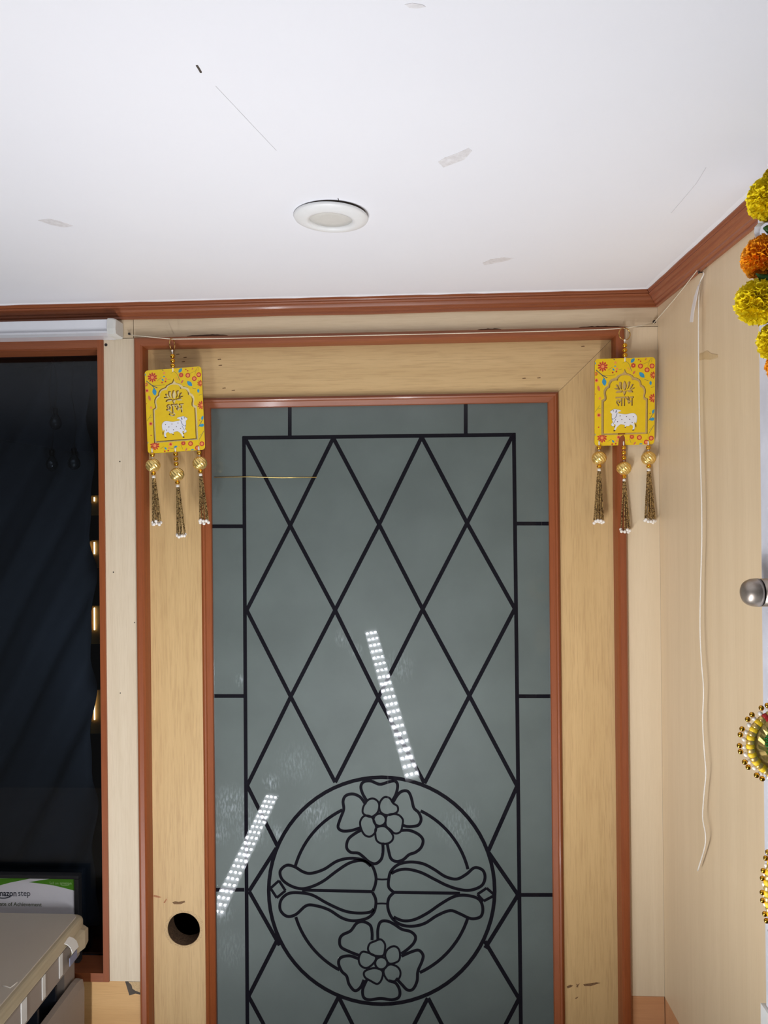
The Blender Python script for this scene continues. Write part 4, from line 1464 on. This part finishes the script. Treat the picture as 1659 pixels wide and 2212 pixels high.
for (pts, w, m) in (([(-50, 478), (0, 488), (45, 490), (80, 484), (102, 474)], 9, 'ink'), ([(92, 468), (106, 470), (102, 484)], 6, 'ink'), ([(640, 350), (670, 357), (700, 357), (728, 350)], 5, 'cert_pale')):
    MB().strip(cp_pts(smooth_line(pts)), w / 4.879 * .00085, yp - .0005, yp).build('smile_mark', m, cf)

# ================================================================== right edge: glazed side door and festive strings
YD = -0.43
door2 = empty('door_2', (0.43, YD, 0.0))
tag(door2, 'aluminium framed side door at the right edge', 'door', kind='structure')
xa = P(1646, 1300, YD).x
zbot = P(1648, 2172, YD).z
MB().box(xa, CORNER_X + .012, YD - .055, YD, zbot, CEIL - .03).build('door_stile', 'aluminium', door2)
MB().box(xa + .006, xa + .012, YD - .9, YD - .05, 0.02, CEIL - .03).build('door_glass', 'window_glass', door2)
MB().box(xa - .004, CORNER_X + .012, YD - .06, YD + .006, 0.0, zbot - .001).build('door_foot', 'white_plastic', door2)
# round pull handle
hq = P(1638, 1280, YD - .028)
b = MB()
prof = [(.0006, -.019), (.004, -.0188), (.008, -.0178), (.0115, -.0158), (.014, -.0128), (.0158, -.0085), (.0165, -.003), (.0165, 0.0)]
b.lathe(prof, (hq.x, hq.y, hq.z), 32, 'x')
hd = b.build('door_handle', 'steel', door2, True)
MB().lathe([(.0155, 0), (.0155, .0025)], (hq.x, hq.y, hq.z), 24, 'x').build('handle_joint', 'steel_dark', door2, True)
MB().lathe([(.0162, 0), (.0162, .04)], (hq.x + .0025, hq.y, hq.z), 24, 'x').build('handle_tube', 'steel', door2, True)

# marigold garland
def marigold(m, seed, r=1.0):
    rnd = random.Random(seed)
    b = MB()
    n = 420
    for i in range(n):
        z = 1 - 2 * (i + .5) / n
        a = i * 2.39996
        d = Vector((math.sqrt(1 - z * z) * math.cos(a), math.sqrt(1 - z * z) * math.sin(a), z))
        t = d.cross(Vector((rnd.uniform(-1, 1), rnd.uniform(-1, 1), rnd.uniform(-1, 1)))).normalized()
        s = d.cross(t)
        L = r * rnd.uniform(.86, 1.06)
        w = r * rnd.uniform(.10, .16)
        base = d * r * .3
        rows = []
        for (h, ww) in ((0, .25), (.55, .75), (.85, 1.1), (1.0, 1.0)):
            row = []
            for u in (-1, -.5, 0, .5, 1):
                ruf = (rnd.uniform(-.05, .05) * r) if h > .8 else 0
                row.append(base + d * ((L - .3 * r) * h + ruf) + t * (w * ww * u) + s * (.09 * r * (h ** 2) * (1 - 2 * u * u) + (rnd.uniform(-.04, .04) * r if h > .8 else 0)))
            rows.append(row)
        b.loft(rows, False, False)
    b.ball((0, 0, 0), r * .72, 14, 8)
    b.smooth = True
    return b.mesh('marigold_flower', m)
YG = -0.575
gar = empty('marigold_garland', P(1672, 330, YG))
tag(gar, 'yellow and orange marigold garland hanging at the right edge', 'garland')
go = Vector(gar.location)
PXM = (YG - CAM.y) / F
FL = [(1664, 428, 46, 'marigold_y', 1), (1652, 556, 46, 'marigold_o', 2), (1637, 653, 46, 'marigold_y', 3), (1692, 648, 43, 'marigold_o', 4), (1683, 738, 43, 'marigold_y', 5), (1700, 790, 40, 'marigold_o', 6), (1676, 385, 26, 'marigold_y', 7)]
for (x, y, r, m, s) in FL:
    q = P(x, y, YG + (.006 if m == 'marigold_o' else 0)) - go
    from_mesh('marigold_flower', marigold(m, s), gar, q, (s, s * 2, s * 3), (r * PXM,) * 3)
def small_leaf(pts, w):
    b = MB()
    rings = []
    n = len(pts)
    for i, (x, y) in enumerate(pts):
        ww = w * math.sin(math.pi * (i + .25) / (n - .5)) * PXM
        q = P(x, y, YG - .004)
        rings.append([q + Vector((0, -.001, ww)), q + Vector((0, -.003, 0)), q + Vector((0, -.001, -ww)), q + Vector((0, .0005, 0))])
    b.loft(rings)
    b.build('garland_leaf', 'leaf_green', gar, True)
small_leaf([(1632, 592), (1640, 599), (1652, 603), (1668, 600), (1680, 594)], 9)
small_leaf([(1648, 494), (1656, 496), (1666, 498), (1680, 496)], 10)
b = MB()
rings = []
for (x, y, w) in ((1662, 482, 8), (1645, 486, 12), (1636, 494, 10), (1634, 505, 8), (1636, 516, 6)):
    q = P(x, y, YG + .004)
    d = w * PXM
    rings.append([q + Vector((-d * .5, 0, d * .4)), q + Vector((d * .5, -.003, d * .2)), q + Vector((d * .5, -.002, d * .2)), q + Vector((-d * .5, .001, d * .4))])
b.loft(rings)
b.build('garland_ribbon', 'ribbon', gar)
MB().tube([P(x, y, YG + .004) for x, y in ((1676, 330), (1668, 480), (1662, 600), (1680, 700), (1700, 820))], .0012, 6).build('garland_thread', 'white_cord', gar, True)
MB().tube([go, Vector((go.x, go.y, CEIL))], .0012, 6).build('garland_thread', 'white_cord', gar, True)

# beaded strand below it
YO = -0.65
def medallion(root, name, cx, cy, rx, ry, nb, pom):
    c0 = P(cx, cy, YO)
    k = (YO - CAM.y) / F
    rx, ry = rx * k, ry * k
    el = lambda f, a, y=0: Vector((rx * f * math.cos(a), y, ry * f * math.sin(a)))
    b = MB()
    n = 48
    tr = 8.5 * k
    for i in range(n):
        a0, a1 = 2 * math.pi * i / n, 2 * math.pi * (i + 1) / n
        ang = math.degrees(a0)
        b.use('zari' if i % 2 else ('rope_red' if 60 < ang < 135 else 'rope_yellow'))
        b.tube([el(.78, a0 + (a1 - a0) * t / 3, -.002) for t in range(4)], [tr * .93, tr, tr, tr * .93], 10)
    e = b.build(name, None, root, True, True)
    e.location = c0 - Vector(root.location)
    for i in range(nb):
        a = 2 * math.pi * i / nb
        from_mesh('gold_bead', ball_mesh('orn_gold', .0024, 'gold_bead'), e, el(1, a + .06 * (i % 2)))
        from_mesh('pearl_bead', ball_mesh('orn_pearl', .0021, 'pearl'), e, el(.90, a + math.pi / nb))
    b = MB()
    rings = [[el(f, 2 * math.pi * j / 40, y * (1 + .25 * math.sin(j * 1.9 + f * 30))) for j in range(40)] for f, y in ((.76, -.001), (.62, -.003), (.5, -.0045), (.35, -.004), (.02, -.004))]
    b.loft(rings)
    b.build('zari_disc', 'zari', e, False, True)
    if pom:
        b = MB()
        rnd = random.Random(5)
        R = min(rx, ry) * .46
        for i in range(420):
            z = 1 - 2 * (i + .5) / 420
            a = i * 2.39996
            d = Vector((math.sqrt(1 - z * z) * math.cos(a), math.sqrt(1 - z * z) * math.sin(a), z))
            b.tube([d * R * .4, d * R * rnd.uniform(.94, 1.04)], [.0012, .0007], 5)
        b.ball((0, 0, 0), R * .88, 14, 8)
        p_ = b.build('pompom', 'pom_green', e, False, True)
        p_.location = (-rx * .05, -.006, ry * .12)
    return c0, ry
st = empty('beaded_strand', P(1694, 1300, YO))
tag(st, 'beaded strand of round and oval ornaments with gold and pearl edging', 'ornament')
c1, r1 = medallion(st, 'round_medallion', 1694, 1606, 92, 86, 30, True)
c2, r2 = medallion(st, 'oval_medallion', 1692, 1922, 43, 112, 30, False)
MB().tube([(c1.x, YO, CEIL), c1 + Vector((0, 0, r1))], .0008, 6).build('strand_thread', 'white_cord', st, True)
MB().tube([c1 - Vector((0, 0, r1)), c2 + Vector((0, 0, r2))], .0008, 6).build('strand_thread', 'white_cord', st, True)
